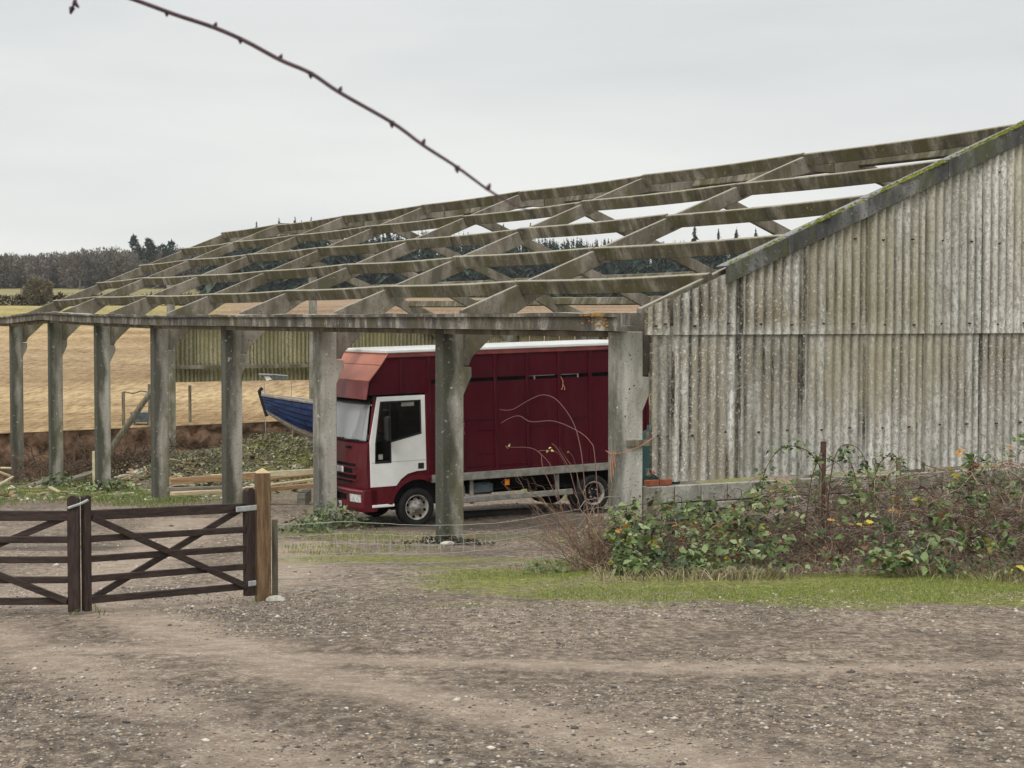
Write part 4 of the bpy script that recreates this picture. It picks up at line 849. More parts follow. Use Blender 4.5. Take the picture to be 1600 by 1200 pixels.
# things at the field edge
for x, y0, y1, Y, lab in ((193, 612, 664, 70, 'grey fence post at the free end of the thin rails at the field edge'), (234, 600, 672, 69.5, 'dark fence post close behind the concrete column at the field edge'), (297, 602, 672, 71.5, 'single fence post on the bank under the far corrugated wall')):
    p = P(x, y1, Y); z = float(fieldz(np.array([p.x]), np.array([p.y]))[0]); o = MB().box((-.055, -.055, -.3), (.055, .055, P(0, y0, Y).z-z)).build('fence_post', 'greytimber', None, bevel=.008); o.location = (p.x, p.y, z); tag(o, lab, 'post')
o = MB().tube([P(193, 612, 70), P(208, 615, 69.9), P(220, 611, 69.8), P(234, 613, 69.5)], .03, 5).tube([P(193, 634, 70), P(234, 635, 69.5)], .015, 5).build('fence_rail', 'greytimber'); tag(o, 'thin rails strung between two posts at the field edge', 'rail')
p = P(221, 664, 70.5); z = float(fieldz(np.array([p.x]), np.array([p.y]))[0]); o = thing('water_trough', (p.x, p.y, z), (0, 0, .3), 'small blue grey metal trough behind the leaning timber', 'trough')
MB().prism([(-.35, .12), (.35, .12), (.42, .5), (-.42, .5)], -.3, .3).build('bowl', 'bluegrey', o, bevel=.02)
for sx in (-.28, .28): MB().box((sx-.03, -.25, 0), (sx+.03, .25, .121)).build('foot', 'bluegrey', o)
Yw = 61.5; q = [P(404, 585, Yw), P(450, 587, Yw)]; z = gz((q[0].x+q[1].x)/2, Yw)
fm = thing('metal_frame', ((q[0].x+q[1].x)/2, Yw, z), (0, 0, 0), 'pale bent metal frame with a white panel standing on the rubble beyond the boat', 'frame'); inv = Matrix.Translation(fm.location).inverted()
MB().tube([inv @ P(404, 585, Yw), inv @ P(425, 585.5, Yw), inv @ P(449, 587.5, Yw+.3)], .03, 5).tube([inv @ P(405, 585, Yw), inv @ P(413, 598, Yw), inv @ P(416, 700, Yw)], .011, 5).tube([inv @ P(448, 587, Yw), inv @ P(455, 594, Yw+.5), inv @ P(457, 695, Yw+.5)], .011, 5).build('hoop', 'galv', fm)
m = MB(); m.add([inv @ P(*c, Yw+.05) for c in ((413, 587.5), (421, 588), (425, 593), (416, 595))]+[inv @ P(*c, Yw+.09) for c in ((413, 587.5), (421, 588), (425, 593), (416, 595))], [(0, 1, 2, 3), (7, 6, 5, 4), (0, 4, 5, 1), (1, 5, 6, 2), (2, 6, 7, 3), (3, 7, 4, 0)]); m.build('panel', 'white', fm, recalc=True)
m = MB(); m.add([inv @ P(*c, Yw+.05) for c in ((425, 588), (446, 589), (448, 593), (430, 593.5))]+[inv @ P(*c, Yw+.09) for c in ((425, 588), (446, 589), (448, 593), (430, 593.5))], [(0, 1, 2, 3), (7, 6, 5, 4), (0, 4, 5, 1), (1, 5, 6, 2), (2, 6, 7, 3), (3, 7, 4, 0)]); m.build('panel', 'bluegrey', fm, recalc=True)

# ------------------------------------------------------------------ loose stones and rubble
def rocks(n, X, Y, size, cols, name, label, flat=.55, lift=0, kind='stuff'):
    ico = np.array([(0, 0, 1), (.9, 0, .2), (.28, .85, .25), (-.72, .53, .15), (-.72, -.53, .25), (.28, -.85, .15), (.5, .4, -.6), (-.5, .1, -.6), (.1, -.6, -.6)])
    fc = np.array([(0, 1, 2), (0, 2, 3), (0, 3, 4), (0, 4, 5), (0, 5, 1), (1, 6, 2), (2, 6, 7), (2, 7, 3), (3, 7, 4), (4, 7, 8), (4, 8, 5), (5, 8, 1), (1, 8, 6)])
    v = ico[None]*rng.uniform(.7, 1.3, (n, 9, 3)); sc = np.stack([rng.uniform(.8, 1.5, n), rng.uniform(.7, 1.1, n), rng.uniform(.5, 1, n)*flat/.55*.6], 1)*np.asarray(size)[:, None]
    v = v*sc[:, None, :]; th = rng.uniform(0, 6.28, n); c, s = np.cos(th)[:, None], np.sin(th)[:, None]; v = np.stack([v[..., 0]*c-v[..., 1]*s, v[..., 0]*s+v[..., 1]*c, v[..., 2]], 2)
    v += np.stack([X, Y, ground(X, Y)+lift+np.asarray(size)*.12], 1)[:, None, :]
    o = bulk(name, v.reshape(-1, 3), (fc[None]+np.arange(n)[:, None, None]*9).reshape(-1, 3), np.repeat(cols, 9, 0), 'pebble'); tag(o, label, kind=kind); return o
SC = [(.50, .465, .41), (.36, .315, .265), (.18, .155, .135), (.56, .51, .43), (.40, .30, .21), (.09, .08, .072)]
def scatter(n, f, xr, yr):
    X = rng.uniform(*xr, n*6); Y = rng.uniform(*yr, n*6); k = rng.uniform(size=n*6) < f(X, Y); return X[k][:n], Y[k][:n]
dens = lambda X, Y: np.clip(.30+.75*smooth_noise(X, Y, .8, 31)+.3*smooth_noise(X, Y, 2.5, 32), .03, 1)
X, Y = scatter(50000, dens, (-6, 8), (7.6, 21)); n = len(X)
rocks(n, X, Y, np.clip(rng.lognormal(-5.0, .5, n), .003, .03), pick(SC, (2.5, 6, 6, .8, 3, 3), n), 'gravel', 'loose pale and dark gravel strewn over the yard')
X, Y = scatter(1000, dens, (-6, 8), (8, 22)); n = len(X)
rocks(n, X, Y, np.clip(rng.lognormal(-4.25, .4, n), .008, .045), pick(SC, (5, 4, 2, 3, 3, 1.5), n), 'stones', 'scattered larger pale stones on the yard', .5)
X, Y = scatter(1500, lambda X, Y: .3+.6*smooth_noise(X, Y, .4, 33), (-9, 6), (20, 42)); n = len(X)
rocks(n, X, Y, np.clip(rng.lognormal(-3.9, .45, n), .01, .07), pick(SC, (4, 4, 3, 4, 2, 1), n), 'yard_stones', 'stones and scraps lying among the columns', .45)
th = rng.uniform(0, 6.28, 900); r = np.sqrt(rng.uniform(0, 1, 900))
X = np.concatenate([-8.4+r*4.2*np.cos(th), rng.uniform(-17, -8, 900)]); Y = np.concatenate([57+r*3.2*np.sin(th), rng.uniform(46, 60, 900)]); n = len(X)
rocks(n, X, Y, np.clip(rng.lognormal(-2.75, .5, n), .025, .26), pick([(.38, .35, .28), (.68, .64, .54), (.22, .20, .15), (.15, .16, .08), (.33, .26, .17)], (3, 2.5, 3, 5, 3), n), 'rubble', 'heap of rubble, broken concrete and soil beside the barn', .5)
for px, py, Y, s, lab in ((221, 722, 57, .24, 'large pale broken rock at the edge of the rubble heap'), (198, 734, 57.5, .2, 'grey angular rock below the leaning timber'), (427, 934, 18.8, .085, 'pale flat stone at the foot of the gate post'), (697, 862, 30.5, .10, 'pale lump of stone in the litter by the front column'), (677, 838, 31.3, .09, 'rounded tan stone near the lorry wheel')):
    p = P(px, py, Y); bm = bmesh.new(); bmesh.ops.create_icosphere(bm, subdivisions=2, radius=s)
    for v in bm.verts: v.co = Vector((v.co.x*1.3, v.co.y, v.co.z*.55))*(1+.22*math.sin(v.co.x*9/s*.2+px)*math.cos(v.co.y*7/s*.2)+random.uniform(-.08, .08))
    me = bpy.data.meshes.new('rock'); bm.to_mesh(me); bm.free(); me.materials.append(M['stone']); o = link('rock', me); o.location = (p.x, p.y, gz(p.x, p.y)+s*.25); tag(o, lab, 'rock')

m = MB()
for i in range(150):
    th_ = random.uniform(0, 6.28); r_ = math.sqrt(random.random()); X, Y = (-9.2+3.6*r_*math.cos(th_), 55.5+3.6*r_*math.sin(th_)) if i < 95 else (random.uniform(-17, -9), random.uniform(50, 60))
    L_, W_ = random.uniform(.15, .7), random.uniform(.03, .09); M_ = Matrix.Translation((X, Y, gz(X, Y)+.05)) @ Matrix.Rotation(random.uniform(0, 3.14), 4, 'Z') @ Matrix.Rotation(random.uniform(-.35, .35), 4, 'Y')
    m.box((-L_, -W_, -.015), (L_, W_, .02), M_, random.choice([(.50, .42, .28), (.60, .54, .40), (.30, .25, .17), (.20, .17, .12), (.38, .24, .12)]))
o = m.build('scrap_wood', 'pebble'); tag(o, 'scraps of broken board strewn over the rubble', kind='stuff')
# ------------------------------------------------------------------ vegetation
def tufts(n, f, xr, yr, h, cols, w_, name, label, lean=.5):
    X, Y = scatter(n, f, xr, yr); n = len(X); H = h*rng.uniform(.5, 1.4, n); th = rng.uniform(0, 6.28, n); wd = np.clip(H*.09, .0022, .007)
    b = np.stack([X, Y, ground(X, Y)-.005], 1); s = np.stack([np.cos(th), np.sin(th), 0*th], 1)*wd[:, None]; ln = rng.normal(scale=lean, size=(n, 2))
    mid = b+np.stack([ln[:, 0]*H*.35, ln[:, 1]*H*.35, H*.6], 1); tip = b+np.stack([ln[:, 0]*H, ln[:, 1]*H, H*rng.uniform(.7, 1, n)], 1)
    V = np.stack([b-s, b+s, mid+s*.7, mid-s*.7, tip], 1).reshape(-1, 3); i = np.arange(n)[:, None]*5
    Fc = np.concatenate([i+np.array(q) for q in ([0, 1, 2], [0, 2, 3], [3, 2, 4])]); o = bulk(name, V, Fc, np.repeat(pick(cols, w_, n), 5, 0), 'blade'); tag(o, label, kind='stuff')
GC = [(.19, .26, .05), (.26, .32, .065), (.34, .345, .10), (.42, .37, .19), (.14, .20, .04)]
verge = lambda X, Y: np.clip((Y-18.5+.30*np.clip(X, 0, 9)-1.0*smooth_noise(X, Y, .9, 21)-.6*smooth_noise(X, Y, 2.6, 23))/1.1, 0, 1)*np.clip((X+1.6)/2, 0, 1)*np.clip(.5+.9*smooth_noise(X, Y, 1.1, 41)+.5*smooth_noise(X, Y, 4.1, 45), .03, 1)
tufts(70000, verge, (-2, 9.5), (15.2, 23.4), .030, GC, (4, 4, 3, 1.6, 2.5), 'verge_grass', 'short green mossy grass along the foot of the brambles')
tufts(7000, lambda X, Y: np.clip(smooth_noise(X, Y, .8, 42)+.3*smooth_noise(X, Y, 2.8, 48)-.25, 0, 1), (-5, 3), (23.5, 34), .07, GC, (2, 3, 3, 4, 3), 'yard_grass', 'thin worn grass between the front columns')
tufts(11000, lambda X, Y: np.clip(smooth_noise(X, Y, .45, 43)+.9*np.exp(-((at_(X, Y)[1]+1.2)/2.2)**2)-.3, 0, 1), (-19, -5), (40, 64), .13, [(.12, .20, .035), (.18, .26, .05), (.25, .27, .08), (.33, .30, .15), (.09, .14, .03)], (4, 4, 2, 2, 2), 'rough_grass', 'rough green grass around the far columns')
tufts(4200, lambda X, Y: np.clip(.1+1.3*smooth_noise(X, Y, 1.6, 44)+.4*smooth_noise(X, Y, 4, 46), .03, 1)*np.exp(-((Y-22.6-.5*smooth_noise(X, Y, .8, 47))/.55)**2), (1.0, 9.5), (21.3, 24), .16, [(.46, .39, .26), (.32, .25, .16), (.20, .22, .07), (.14, .10, .065)], (4, 3, 3, 2), 'dead_grass', 'bleached dead grass along the bramble edge', .9)

feet = [xy(k*BAY, 0) for k in range(1, 8)]+[(gpst.x, gpst.y), (GP0.x, GP0.y)]
tufts(5200, lambda X, Y: np.clip(sum(np.exp(-(((X-fx)**2+(Y-fy)**2)/(.16+.0022*fy))) for fx, fy in feet), 0, 1), (-19, 0), (16, 66), .12, GC, (3, 3, 3, 4, 3), 'foot_grass', 'grass tufts growing round the feet of columns and posts')
# bramble thicket along the gable
LC = [(.11, .165, .05), (.175, .24, .085), (.28, .33, .16), (.05, .078, .03), (.42, .35, .05), (.52, .27, .06), (.22, .115, .06)]
BC = [(.20, .135, .095), (.30, .22, .155), (.44, .36, .26), (.12, .08, .06), (.22, .105, .075)]
def bram_h(X, Y):                                      # height of the thicket over the ground
    prof = np.interp(X, [1.0, 1.5, 2.2, 3.2, 3.8, 4.6, 5.6, 6.4, 7.2, 9, 13], [.2, .62, .80, .84, 1.05, 1.25, 1.2, 1.4, 1.55, 1.65, 1.7])
    return prof*np.clip((Y-22.2)/1.9, .12, 1)**.8*(1+.28*smooth_noise(X, Y, 1.6, 51))
def frontY(X): return 22.3+.38*smooth_noise(X, X*0, 1.1, 61)+.2*smooth_noise(X, X*0, 3.1, 62)
def back(X): return np.minimum(27.3, BY+.5222*(X-BX)-.55)
n = 4400; X = rng.uniform(1.05, 11, n); Y = frontY(X)+rng.uniform(0, 1, n)**.8*(np.maximum(back(X), 23.2)-frontY(X))
H = bram_h(X, Y); th = rng.uniform(0, 6.28, n); el = rng.uniform(-.1, .9, n); ln = rng.uniform(.35, 1.3, n)*np.clip(H, .35, 1.2)
p0 = np.stack([X, Y, ground(X, Y)+H*rng.uniform(0, .85, n)], 1); d = np.stack([np.cos(th)*np.cos(el), np.sin(th)*np.cos(el)*.7, np.sin(el)], 1)
V, Fc, Cc = stems(wobble(n, p0, d, ln, 8, .65, .16), rng.uniform(.0028, .0075, n), pick(BC, (4, 4, 3, 3, 1.5), n)*np.clip(.8+.75*smooth_noise(X, Y, 2.2, 63), .35, 1.5)[:, None])
br = bulk('bramble_thicket', V, Fc, Cc, 'twig'); tag(br, 'tangled bramble thicket of brown canes and green leaves against the gable', 'bramble', kind='stuff')
n = 4500; X = 1.35+9.65*rng.uniform(0, 1, n)**1.2; Y = frontY(X)+rng.uniform(0, 1, n)**1.5*(np.maximum(back(X), 23.2)-frontY(X)); H = bram_h(X, Y)
cl = np.clip(.36+.62*smooth_noise(X, Y, 1.5, 52)+.6*smooth_noise(X, Y, 4, 53)-.20*np.clip((X-4.6)/2, 0, 1), .05, 1); k = rng.uniform(size=n) < cl; X, Y, H = X[k], Y[k], H[k]; n = len(X)
ctr = np.stack([X, Y, ground(X, Y)+H*rng.uniform(.25, 1.08, n)**.6], 1)
c3 = np.repeat(ctr, 4, 0)+rng.normal(scale=.028, size=(n*4, 3)); lc = pick(LC, (5, 5, 3, 4, .3, .25, 1.1), n)
V, Fc, Cc = leaves(c3, np.repeat(rng.uniform(.045, .14, n), 4), np.repeat(lc, 4, 0)*rng.uniform(.85, 1.15, (n*4, 1))); lc_ = 0; o = bulk('bramble_leaves', V, Fc, Cc, 'leaf', br); o['kind'] = 'stuff'
n = 26; X = rng.uniform(1, 9, n); Y = 22.5+rng.uniform(0, 1.2, n); p0 = np.stack([X, Y, ground(X, Y)+.25*bram_h(X, Y)], 1); th = rng.uniform(0, 6.28, n)   # dark crumbly litter body inside
n = 1500; X = rng.uniform(1.2, 11, n); Y = 22.9+rng.uniform(0, 1, n)*(np.maximum(back(X), 23.4)-22.9); H = bram_h(X, Y)
c = np.stack([X, Y, ground(X, Y)+H*rng.uniform(0, .5, n)], 1); V, Fc, Cc = leaves(c, np.full(n, .09), pick([(.13, .085, .055), (.07, .05, .035), (.20, .13, .08)], (1, 1, 1), n)); o = bulk('leaf_litter', V, Fc, Cc, 'leaf', br); o['kind'] = 'stuff'
n = 110; X = rng.uniform(1.2, 10.5, n); Y = 22.5+rng.uniform(0, 1, n)*(np.maximum(back(X), 23.4)-22.5)*.8; H = bram_h(X, Y); th = rng.uniform(0, 6.28, n)
p0 = np.stack([X, Y, ground(X, Y)], 1); d = np.stack([np.cos(th)*.6, np.sin(th)*.35-.1, np.full(n, 1.)], 1); V, Fc, Cc = stems(wobble(n, p0, d, H*rng.uniform(1.0, 1.9, n), 12, .75, .05), rng.uniform(.007, .012, n), pick([(.22, .12, .095), (.38, .31, .23), (.16, .12, .075), (.30, .22, .16)], (2, 3, 2, 2), n)); o = bulk('bramble_canes', V, Fc, Cc, 'twig', br); o['kind'] = 'stuff'
# arching canes with leaves rising over the sheets
def cane(pts, r, name, label, group, leafn=0, Ybase=None, mat='twig', size=.085, lc=None, cc=(.12, .07, .055)):
    pts = [Vector(q) for q in pts]; sm = []
    for i in range(len(pts)-1):
        a, b_, c_, d_ = pts[max(i-1, 0)], pts[i], pts[i+1], pts[min(i+2, len(pts)-1)]
        for t in np.linspace(0, 1, 6)[:-1]: sm.append(.5*((2*b_)+(c_-a)*t+(2*a-5*b_+4*c_-d_)*t*t+(3*b_-a-3*c_+d_)*t**3))
    sm.append(pts[-1]); root = thing(name, pts[0], (0, 0, 0), label, 'bramble', group); inv = Matrix.Translation(pts[0]).inverted()
    sm2 = [inv @ q for q in sm]; MB().tube(sm2, list(np.linspace(r, r*.5, len(sm2))), 5, cc).build('stem', mat, root)
    if leafn:
        k = rng.integers(len(sm2)//3, len(sm2), leafn); c = np.array([sm2[i] for i in k])+rng.normal(scale=.035, size=(leafn, 3)); c = np.repeat(c, 3, 0)+rng.normal(scale=.02, size=(leafn*3, 3))
        V, Fc, Cc = leaves(c, np.full(len(c), size), pick(lc or LC[:4], (5, 4, 2, 5), len(c))); bulk('leaves', V, Fc, Cc, 'leaf', root)['kind'] = 'stuff'
    return root
def pxs(L, Y, dY=0): return [P(x, y, Y+dY*i) for i, (x, y) in enumerate(L)]
def rooted(L, Y, dY=0):
    q = pxs(L, Y, dY); q[0].z = gz(q[0].x, q[0].y)-.03; return q
for L, Y, nl, lab in (([(1300, 880), (1290, 760), (1270, 712), (1240, 697), (1215, 705), (1196, 735), (1190, 770)], 24.4, 26, 'arching bramble cane heavy with dark leaves on the gable sheets'),
                  ([(1290, 880), (1296, 760), (1310, 702), (1335, 697), (1352, 720), (1360, 770)], 24.5, 7, 'bare looping bramble cane beside the leaning rusty stake'),
                  ([(1370, 880), (1362, 780), (1372, 730), (1390, 712), (1408, 720), (1416, 735)], 24.8, 18, 'leafy bramble cane curling round the grey timber stub'),
                  ([(1350, 900), (1345, 800), (1335, 740), (1325, 715), (1318, 705)], 24.6, 10, 'thin upright bramble shoot with a few leaves on the sheets'),
                  ([(1250, 880), (1262, 790), (1270, 740), (1285, 716), (1310, 725), (1325, 750)], 24.3, 12, 'leafy bramble cane hooked over the dwarf wall gap')):
    cane(rooted(L, Y), .009, 'bramble_cane', lab, None, nl)
# wild rose by the corner post
rose = thing('wild_rose_bush', (0, 0, 0), (0, 0, 0), 'bare wild rose bush with long arching stems before the corner column', 'shrub')
rb = P(930, 892, 23.6); rose.location = (rb.x, rb.y, gz(rb.x, rb.y)); rinv = Matrix.Translation(rose.location).inverted()
def smoothpts(pts, k=6):
    sm = []
    for i in range(len(pts)-1):
        a, b_, c_, d_ = pts[max(i-1, 0)], pts[i], pts[i+1], pts[min(i+2, len(pts)-1)]
        for t in np.linspace(0, 1, k)[:-1]: sm.append(.5*((2*b_)+(c_-a)*t+(2*a-5*b_+4*c_-d_)*t*t+(3*b_-a-3*c_+d_)*t**3))
    return sm+[pts[-1]]
RC = (.22, .125, .105)
for L, r in (([(925, 890), (912, 740), (905, 690), (893, 655), (870, 625), (848, 617), (825, 626), (800, 640), (781, 640)], .008), ([(940, 880), (930, 720), (922, 690), (900, 672), (865, 658), (830, 659), (812, 650), (797, 653), (783, 661)], .008),
             ([(915, 890), (880, 800), (850, 735), (846, 712), (842, 705), (856, 704), (872, 708), (884, 727)], .007), ([(905, 890), (872, 770), (862, 730), (840, 705), (822, 699), (800, 699), (790, 697)], .006), ([(935, 890), (900, 770), (888, 730), (870, 700), (862, 693)], .007)):
    q = smoothpts(pxs(L, 24.0, .05)); q[0].z = gz(q[0].x, q[0].y)-.03
    MB().tube([rinv @ v for v in q], list(np.linspace(r*.85, r*.42, len(q))), 5, RC).build('arching_stem', 'twig', rose)
n = 75; X = rb.x+rng.normal(scale=.16, size=n); Y = rb.y+rng.normal(scale=.25, size=n); p0 = np.stack([X, Y, ground(X, Y)-.02], 1)-np.array(rose.location)
th = rng.normal(scale=.5, size=n)-.38; d = np.stack([np.sin(th), rng.normal(scale=.25, size=n), np.abs(np.cos(th))], 1); ln = rng.uniform(.6, 1.8, n)
pp = wobble(n, p0, d, ln, 10, .18, .07); V, Fc, Cc = stems(pp, rng.uniform(.004, .009, n), pick([(.30, .22, .14), (.27, .17, .12), (.18, .125, .085)], (3, 2, 2), n)); o = bulk('stems', V, Fc, Cc, 'twig', rose); o['kind'] = 'stuff'
m2 = 260; i = rng.integers(0, n, m2); j = rng.integers(4, 10, m2); q0 = pp[i, j]; dd = rng.normal(size=(m2, 3)); dd[:, 2] += .4; dd /= np.linalg.norm(dd, axis=1)[:, None]
V, Fc, Cc = stems(wobble(m2, q0, dd, rng.uniform(.1, .4, m2), 6, .1, .12), rng.uniform(.002, .0035, m2), pick([(.20, .12, .10), (.15, .10, .07), (.25, .13, .11)], (3, 3, 1), m2)); o = bulk('twigs', V, Fc, Cc, 'twig', rose); o['kind'] = 'stuff'
q0 = pp[rng.integers(0, n, 46), rng.integers(5, 10, 46)]+rng.normal(scale=.03, size=(46, 3)); V, Fc, Cc = leaves(q0, np.full(46, .055), pick([(.38, .34, .08), (.16, .2, .05), (.36, .10, .06), (.30, .05, .04)], (2, 3, 2, 1.5), 46)); o = bulk('last_leaves', V, Fc, Cc, 'leaf', rose); o['kind'] = 'stuff'
for L, Y in (([(790, 697), (791, 699)], 24.3), ([(797, 695), (798, 693)], 24.3), ([(856, 703), (857, 701)], 24.2), ([(862, 706), (864, 706)], 24.2)):
    c = np.array([list(rinv @ P(x, y, Y)) for x, y in L]); V, Fc, Cc = leaves(c, np.full(len(c), .05), pick([(.45, .42, .15)], (1,), len(c))); bulk('leaflet', V, Fc, Cc, 'leaf', rose)
# leafy clumps at column feet, weeds
def clump(cx, cy, Y, rx, ry, h, nl, name, label, cols=None, wts=None, size=.1, twn=30):
    p = P(cx, cy, Y); o = thing(name, (p.x, p.y, gz(p.x, p.y)), (0, 0, 0), label, 'plant'); base = np.array(o.location)
    X = p.x+rng.normal(scale=rx*.5, size=nl); Yv = p.y+rng.normal(scale=ry*.5, size=nl); dd = np.exp(-((X-p.x)/rx)**2-((Yv-p.y)/ry)**2)
    c = np.stack([X, Yv, ground(X, Yv)+h*dd*rng.uniform(.1, 1, nl)], 1)-base; V, Fc, Cc = leaves(c, np.full(nl, size), pick(cols or LC[:4], wts or (4, 4, 2, 4), nl)); bulk('leaves', V, Fc, Cc, 'leaf', o)['kind'] = 'stuff'
    X = p.x+rng.normal(scale=rx*.35, size=twn); Yv = p.y+rng.normal(scale=ry*.35, size=twn); p0 = np.stack([X, Yv, ground(X, Yv)-.02], 1)-base; d = rng.normal(size=(twn, 3)); d[:, 2] = np.abs(d[:, 2])+.5; d /= np.linalg.norm(d, axis=1)[:, None]
    V, Fc, Cc = stems(wobble(twn, p0, d, rng.uniform(.5, 1.1, twn)*h*1.1, 6, .4, .1), np.full(twn, .006), pick(BC, (4, 4, 3, 3, 1), twn)); bulk('stems', V, Fc, Cc, 'twig', o)['kind'] = 'stuff'
clump(520, 815, 36.2, .75, .6, .55, 420, 'ivy_clump', 'green ivy clump round the foot of the pale column by the lorry bumper')
clump(480, 830, 34.5, .6, .5, .25, 200, 'weed_clump', 'low trailing weeds in front of the pale column')
clump(700, 858, 31.0, .75, .4, .16, 420, 'litter_plant', 'dark low leaf litter round the mossy front column', [(.05, .055, .025), (.075, .06, .035), (.035, .035, .02)], (3, 3, 3), .07)
clump(165, 775, 53, .9, .7, .5, 260, 'nettle_clump', 'leafy weeds at the foot of the column behind the gate', None, None, .14)
clump(95, 768, 58, .9, .7, .6, 200, 'weed_tuft', 'grassy weeds at the second column from the open end', None, None, .14)
clump(850, 890, 23.2, .35, .3, .22, 90, 'fern_weed', 'pale green weeds at the foot of the wild rose bush', [(.12, .18, .06), (.16, .22, .09)], (1, 1), .07, 20)
clump(1005, 830, 25.3, .38, .25, .5, 180, 'ivy_bush', 'glossy green bush at the foot of the corner column', None, None, .085)
def brush(cx, cy, Y, rx, ry, h, n, name, label, cols):
    p = P(cx, cy, Y); o = thing(name, (p.x, p.y, gz(p.x, p.y)), (0, 0, 0), label, 'brush'); base = np.array(o.location)
    X = p.x+rng.uniform(-rx, rx, n); Yv = p.y+rng.uniform(-ry, ry, n); p0 = np.stack([X, Yv, ground(X, Yv)+rng.uniform(0, h*.5, n)], 1)-base; d = rng.normal(size=(n, 3)); d[:, 2] = np.abs(d[:, 2])+.2; d /= np.linalg.norm(d, axis=1)[:, None]
    V, Fc, Cc = stems(wobble(n, p0, d, rng.uniform(.5, 1.4, n)*h, 8, .4, .15), rng.uniform(.010, .024, n), pick(cols, np.ones(len(cols)), n)); bulk('twigs', V, Fc, Cc, 'twig', o)['kind'] = 'stuff'
brush(140, 745, 64, 2.3, 1.2, 1.35, 300, 'dead_brush', 'tangle of dead bramble against the soil bank', [(.13, .09, .065), (.18, .13, .09), (.09, .06, .045)])
brush(210, 735, 64, 1.5, 1.0, 1.5, 170, 'dead_brushwood', 'dead brushwood under the leaning timber', [(.15, .10, .07), (.20, .15, .11), (.09, .06, .045)])
brush(60, 755, 62, 1.4, .8, .9, 110, 'dry_weeds', 'dry weeds below the bank between the last two columns', [(.16, .11, .075), (.12, .08, .055)])
brush(400, 720, 57, 2.6, 1.6, .45, 300, 'dry_stalks', 'dry stalks and weeds growing over the rubble heap', [(.20, .17, .11), (.14, .14, .07), (.10, .085, .06)])
n = 6000; th = rng.uniform(0, 6.28, n); r = np.sqrt(rng.uniform(0, 1, n)); X = -8.2+r*3.9*np.cos(th); Y = 56.8+r*3*np.sin(th)
V, Fc, Cc = leaves(np.stack([X, Y, ground(X, Y)+rng.uniform(0, .25, n)], 1), np.full(n, .11), pick([(.11, .13, .045), (.17, .19, .07), (.28, .26, .14), (.16, .13, .085), (.46, .41, .28)], (3, 4, 3, 2, 1.2), n)); o = bulk('heap_weeds', V, Fc, Cc, 'leaf'); tag(o, 'low weeds covering the rubble heap', kind='stuff')

# ------------------------------------------------------------------ woods, hedge and trees beyond the field
def fz_(X, Y): return fieldz(np.asarray(X, float), np.asarray(Y, float))
def twigcrown(cx, cy, cz, rx, rz, n, size, cols, w_, flat=1.):
    u = rng.normal(size=(n, 3)); u /= np.linalg.norm(u, axis=1)[:, None]; r = rng.uniform(.35, 1, n)**.5; r *= 1+.18*np.sin(u[:, 0]*5+cx)*np.cos(u[:, 2]*4+cy)
    c = np.stack([cx+u[:, 0]*rx*r, cy+u[:, 1]*rx*r, cz+u[:, 2]*rz*r], 1); d = u+rng.normal(scale=.55, size=(n, 3)); d[:, 2] += .35; d /= np.linalg.norm(d, axis=1)[:, None]
    s = np.cross(d, rng.normal(size=(n, 3))); s /= np.linalg.norm(s, axis=1)[:, None]+1e-6; L = (size*rng.uniform(.6, 1.5, n))[:, None]
    V = np.stack([c-s*L*.28, c+s*L*.28, c+d*L], 1).reshape(-1, 3); return V, np.arange(n*3).reshape(-1, 3), np.repeat(pick(cols, w_, n), 3, 0)
def conifer(cx, cy, cz, h, r, n, cols, w_):
    t = rng.uniform(0.04, 1, n)**.9; th = rng.uniform(0, 6.28, n); t = np.clip(t, 0.03, .99); R = (r*(1-t)**.8+.14)*np.where(rng.uniform(size=n) < .25, 1.35, .85)*(.75+.35*np.sin(th*3+cx+t*9))
    q = np.stack([np.cos(th), np.sin(th), -.75+rng.uniform(-.3, .4, n)], 1); c = np.stack([np.full(n, cx), np.full(n, cy), cz+t*h], 1); s = np.stack([-np.sin(th), np.cos(th), 0*t], 1); L = R[:, None]*rng.uniform(.6, 1.1, (n, 1))
    V = np.stack([c+q*L*.1-s*L*.42, c+q*L*.1+s*L*.42, c+q*L], 1).reshape(-1, 3); return V, np.arange(n*3).reshape(-1, 3), np.repeat(pick(cols, w_, n), 3, 0)
def joinb(parts):
    o = 0; Vs, Fs, Cs = [], [], []
    for V, Fc, Cc in parts: Vs.append(V); Fs.append(Fc+o); Cs.append(Cc); o += len(V)
    return np.concatenate(Vs), np.concatenate(Fs), np.concatenate(Cs)
DW = [(.15, .132, .108), (.18, .16, .13), (.12, .106, .086), (.145, .14, .095)]
parts = []
for i in range(560):
    Y = rng.uniform(600, 720); X = (rng.uniform(-90, 460)-800)/F*Y; xpx = 800+X/Y*F
    top = np.interp(xpx, [0, 100, 150, 210, 280, 330, 400], [395, 392, 387, 384, 383, 386, 392]); z = float(fz_([X], [Y])[0]); ht = max(8, P(0, top+rng.uniform(0, 11)*1., Y).z-z-rng.uniform(0, 2.5))
    tone = np.array(DW)*rng.uniform(.75, 1.25)*np.array([1, rng.uniform(.92, 1.04), rng.uniform(.9, 1.05)])
    parts.append(twigcrown(X, Y, z+ht*.58, rng.uniform(3.0, 5.0), ht*.44, 420, .8, tone, (3, 2, 3, 1)))
    parts.append(twigcrown(X, Y, z+ht*.18, 3.5, ht*.25, 70, 1.3, tone*.9, (3, 2, 3, 1)))
V, Fc, Cc = joinb(parts); o = bulk('bare_wood', V, Fc, Cc, 'far'); tag(o, 'distant wood of bare grey brown winter trees on the skyline', kind='stuff')
CN = [(.032, .052, .040), (.046, .070, .052), (.022, .038, .032), (.060, .080, .055)]
parts = []
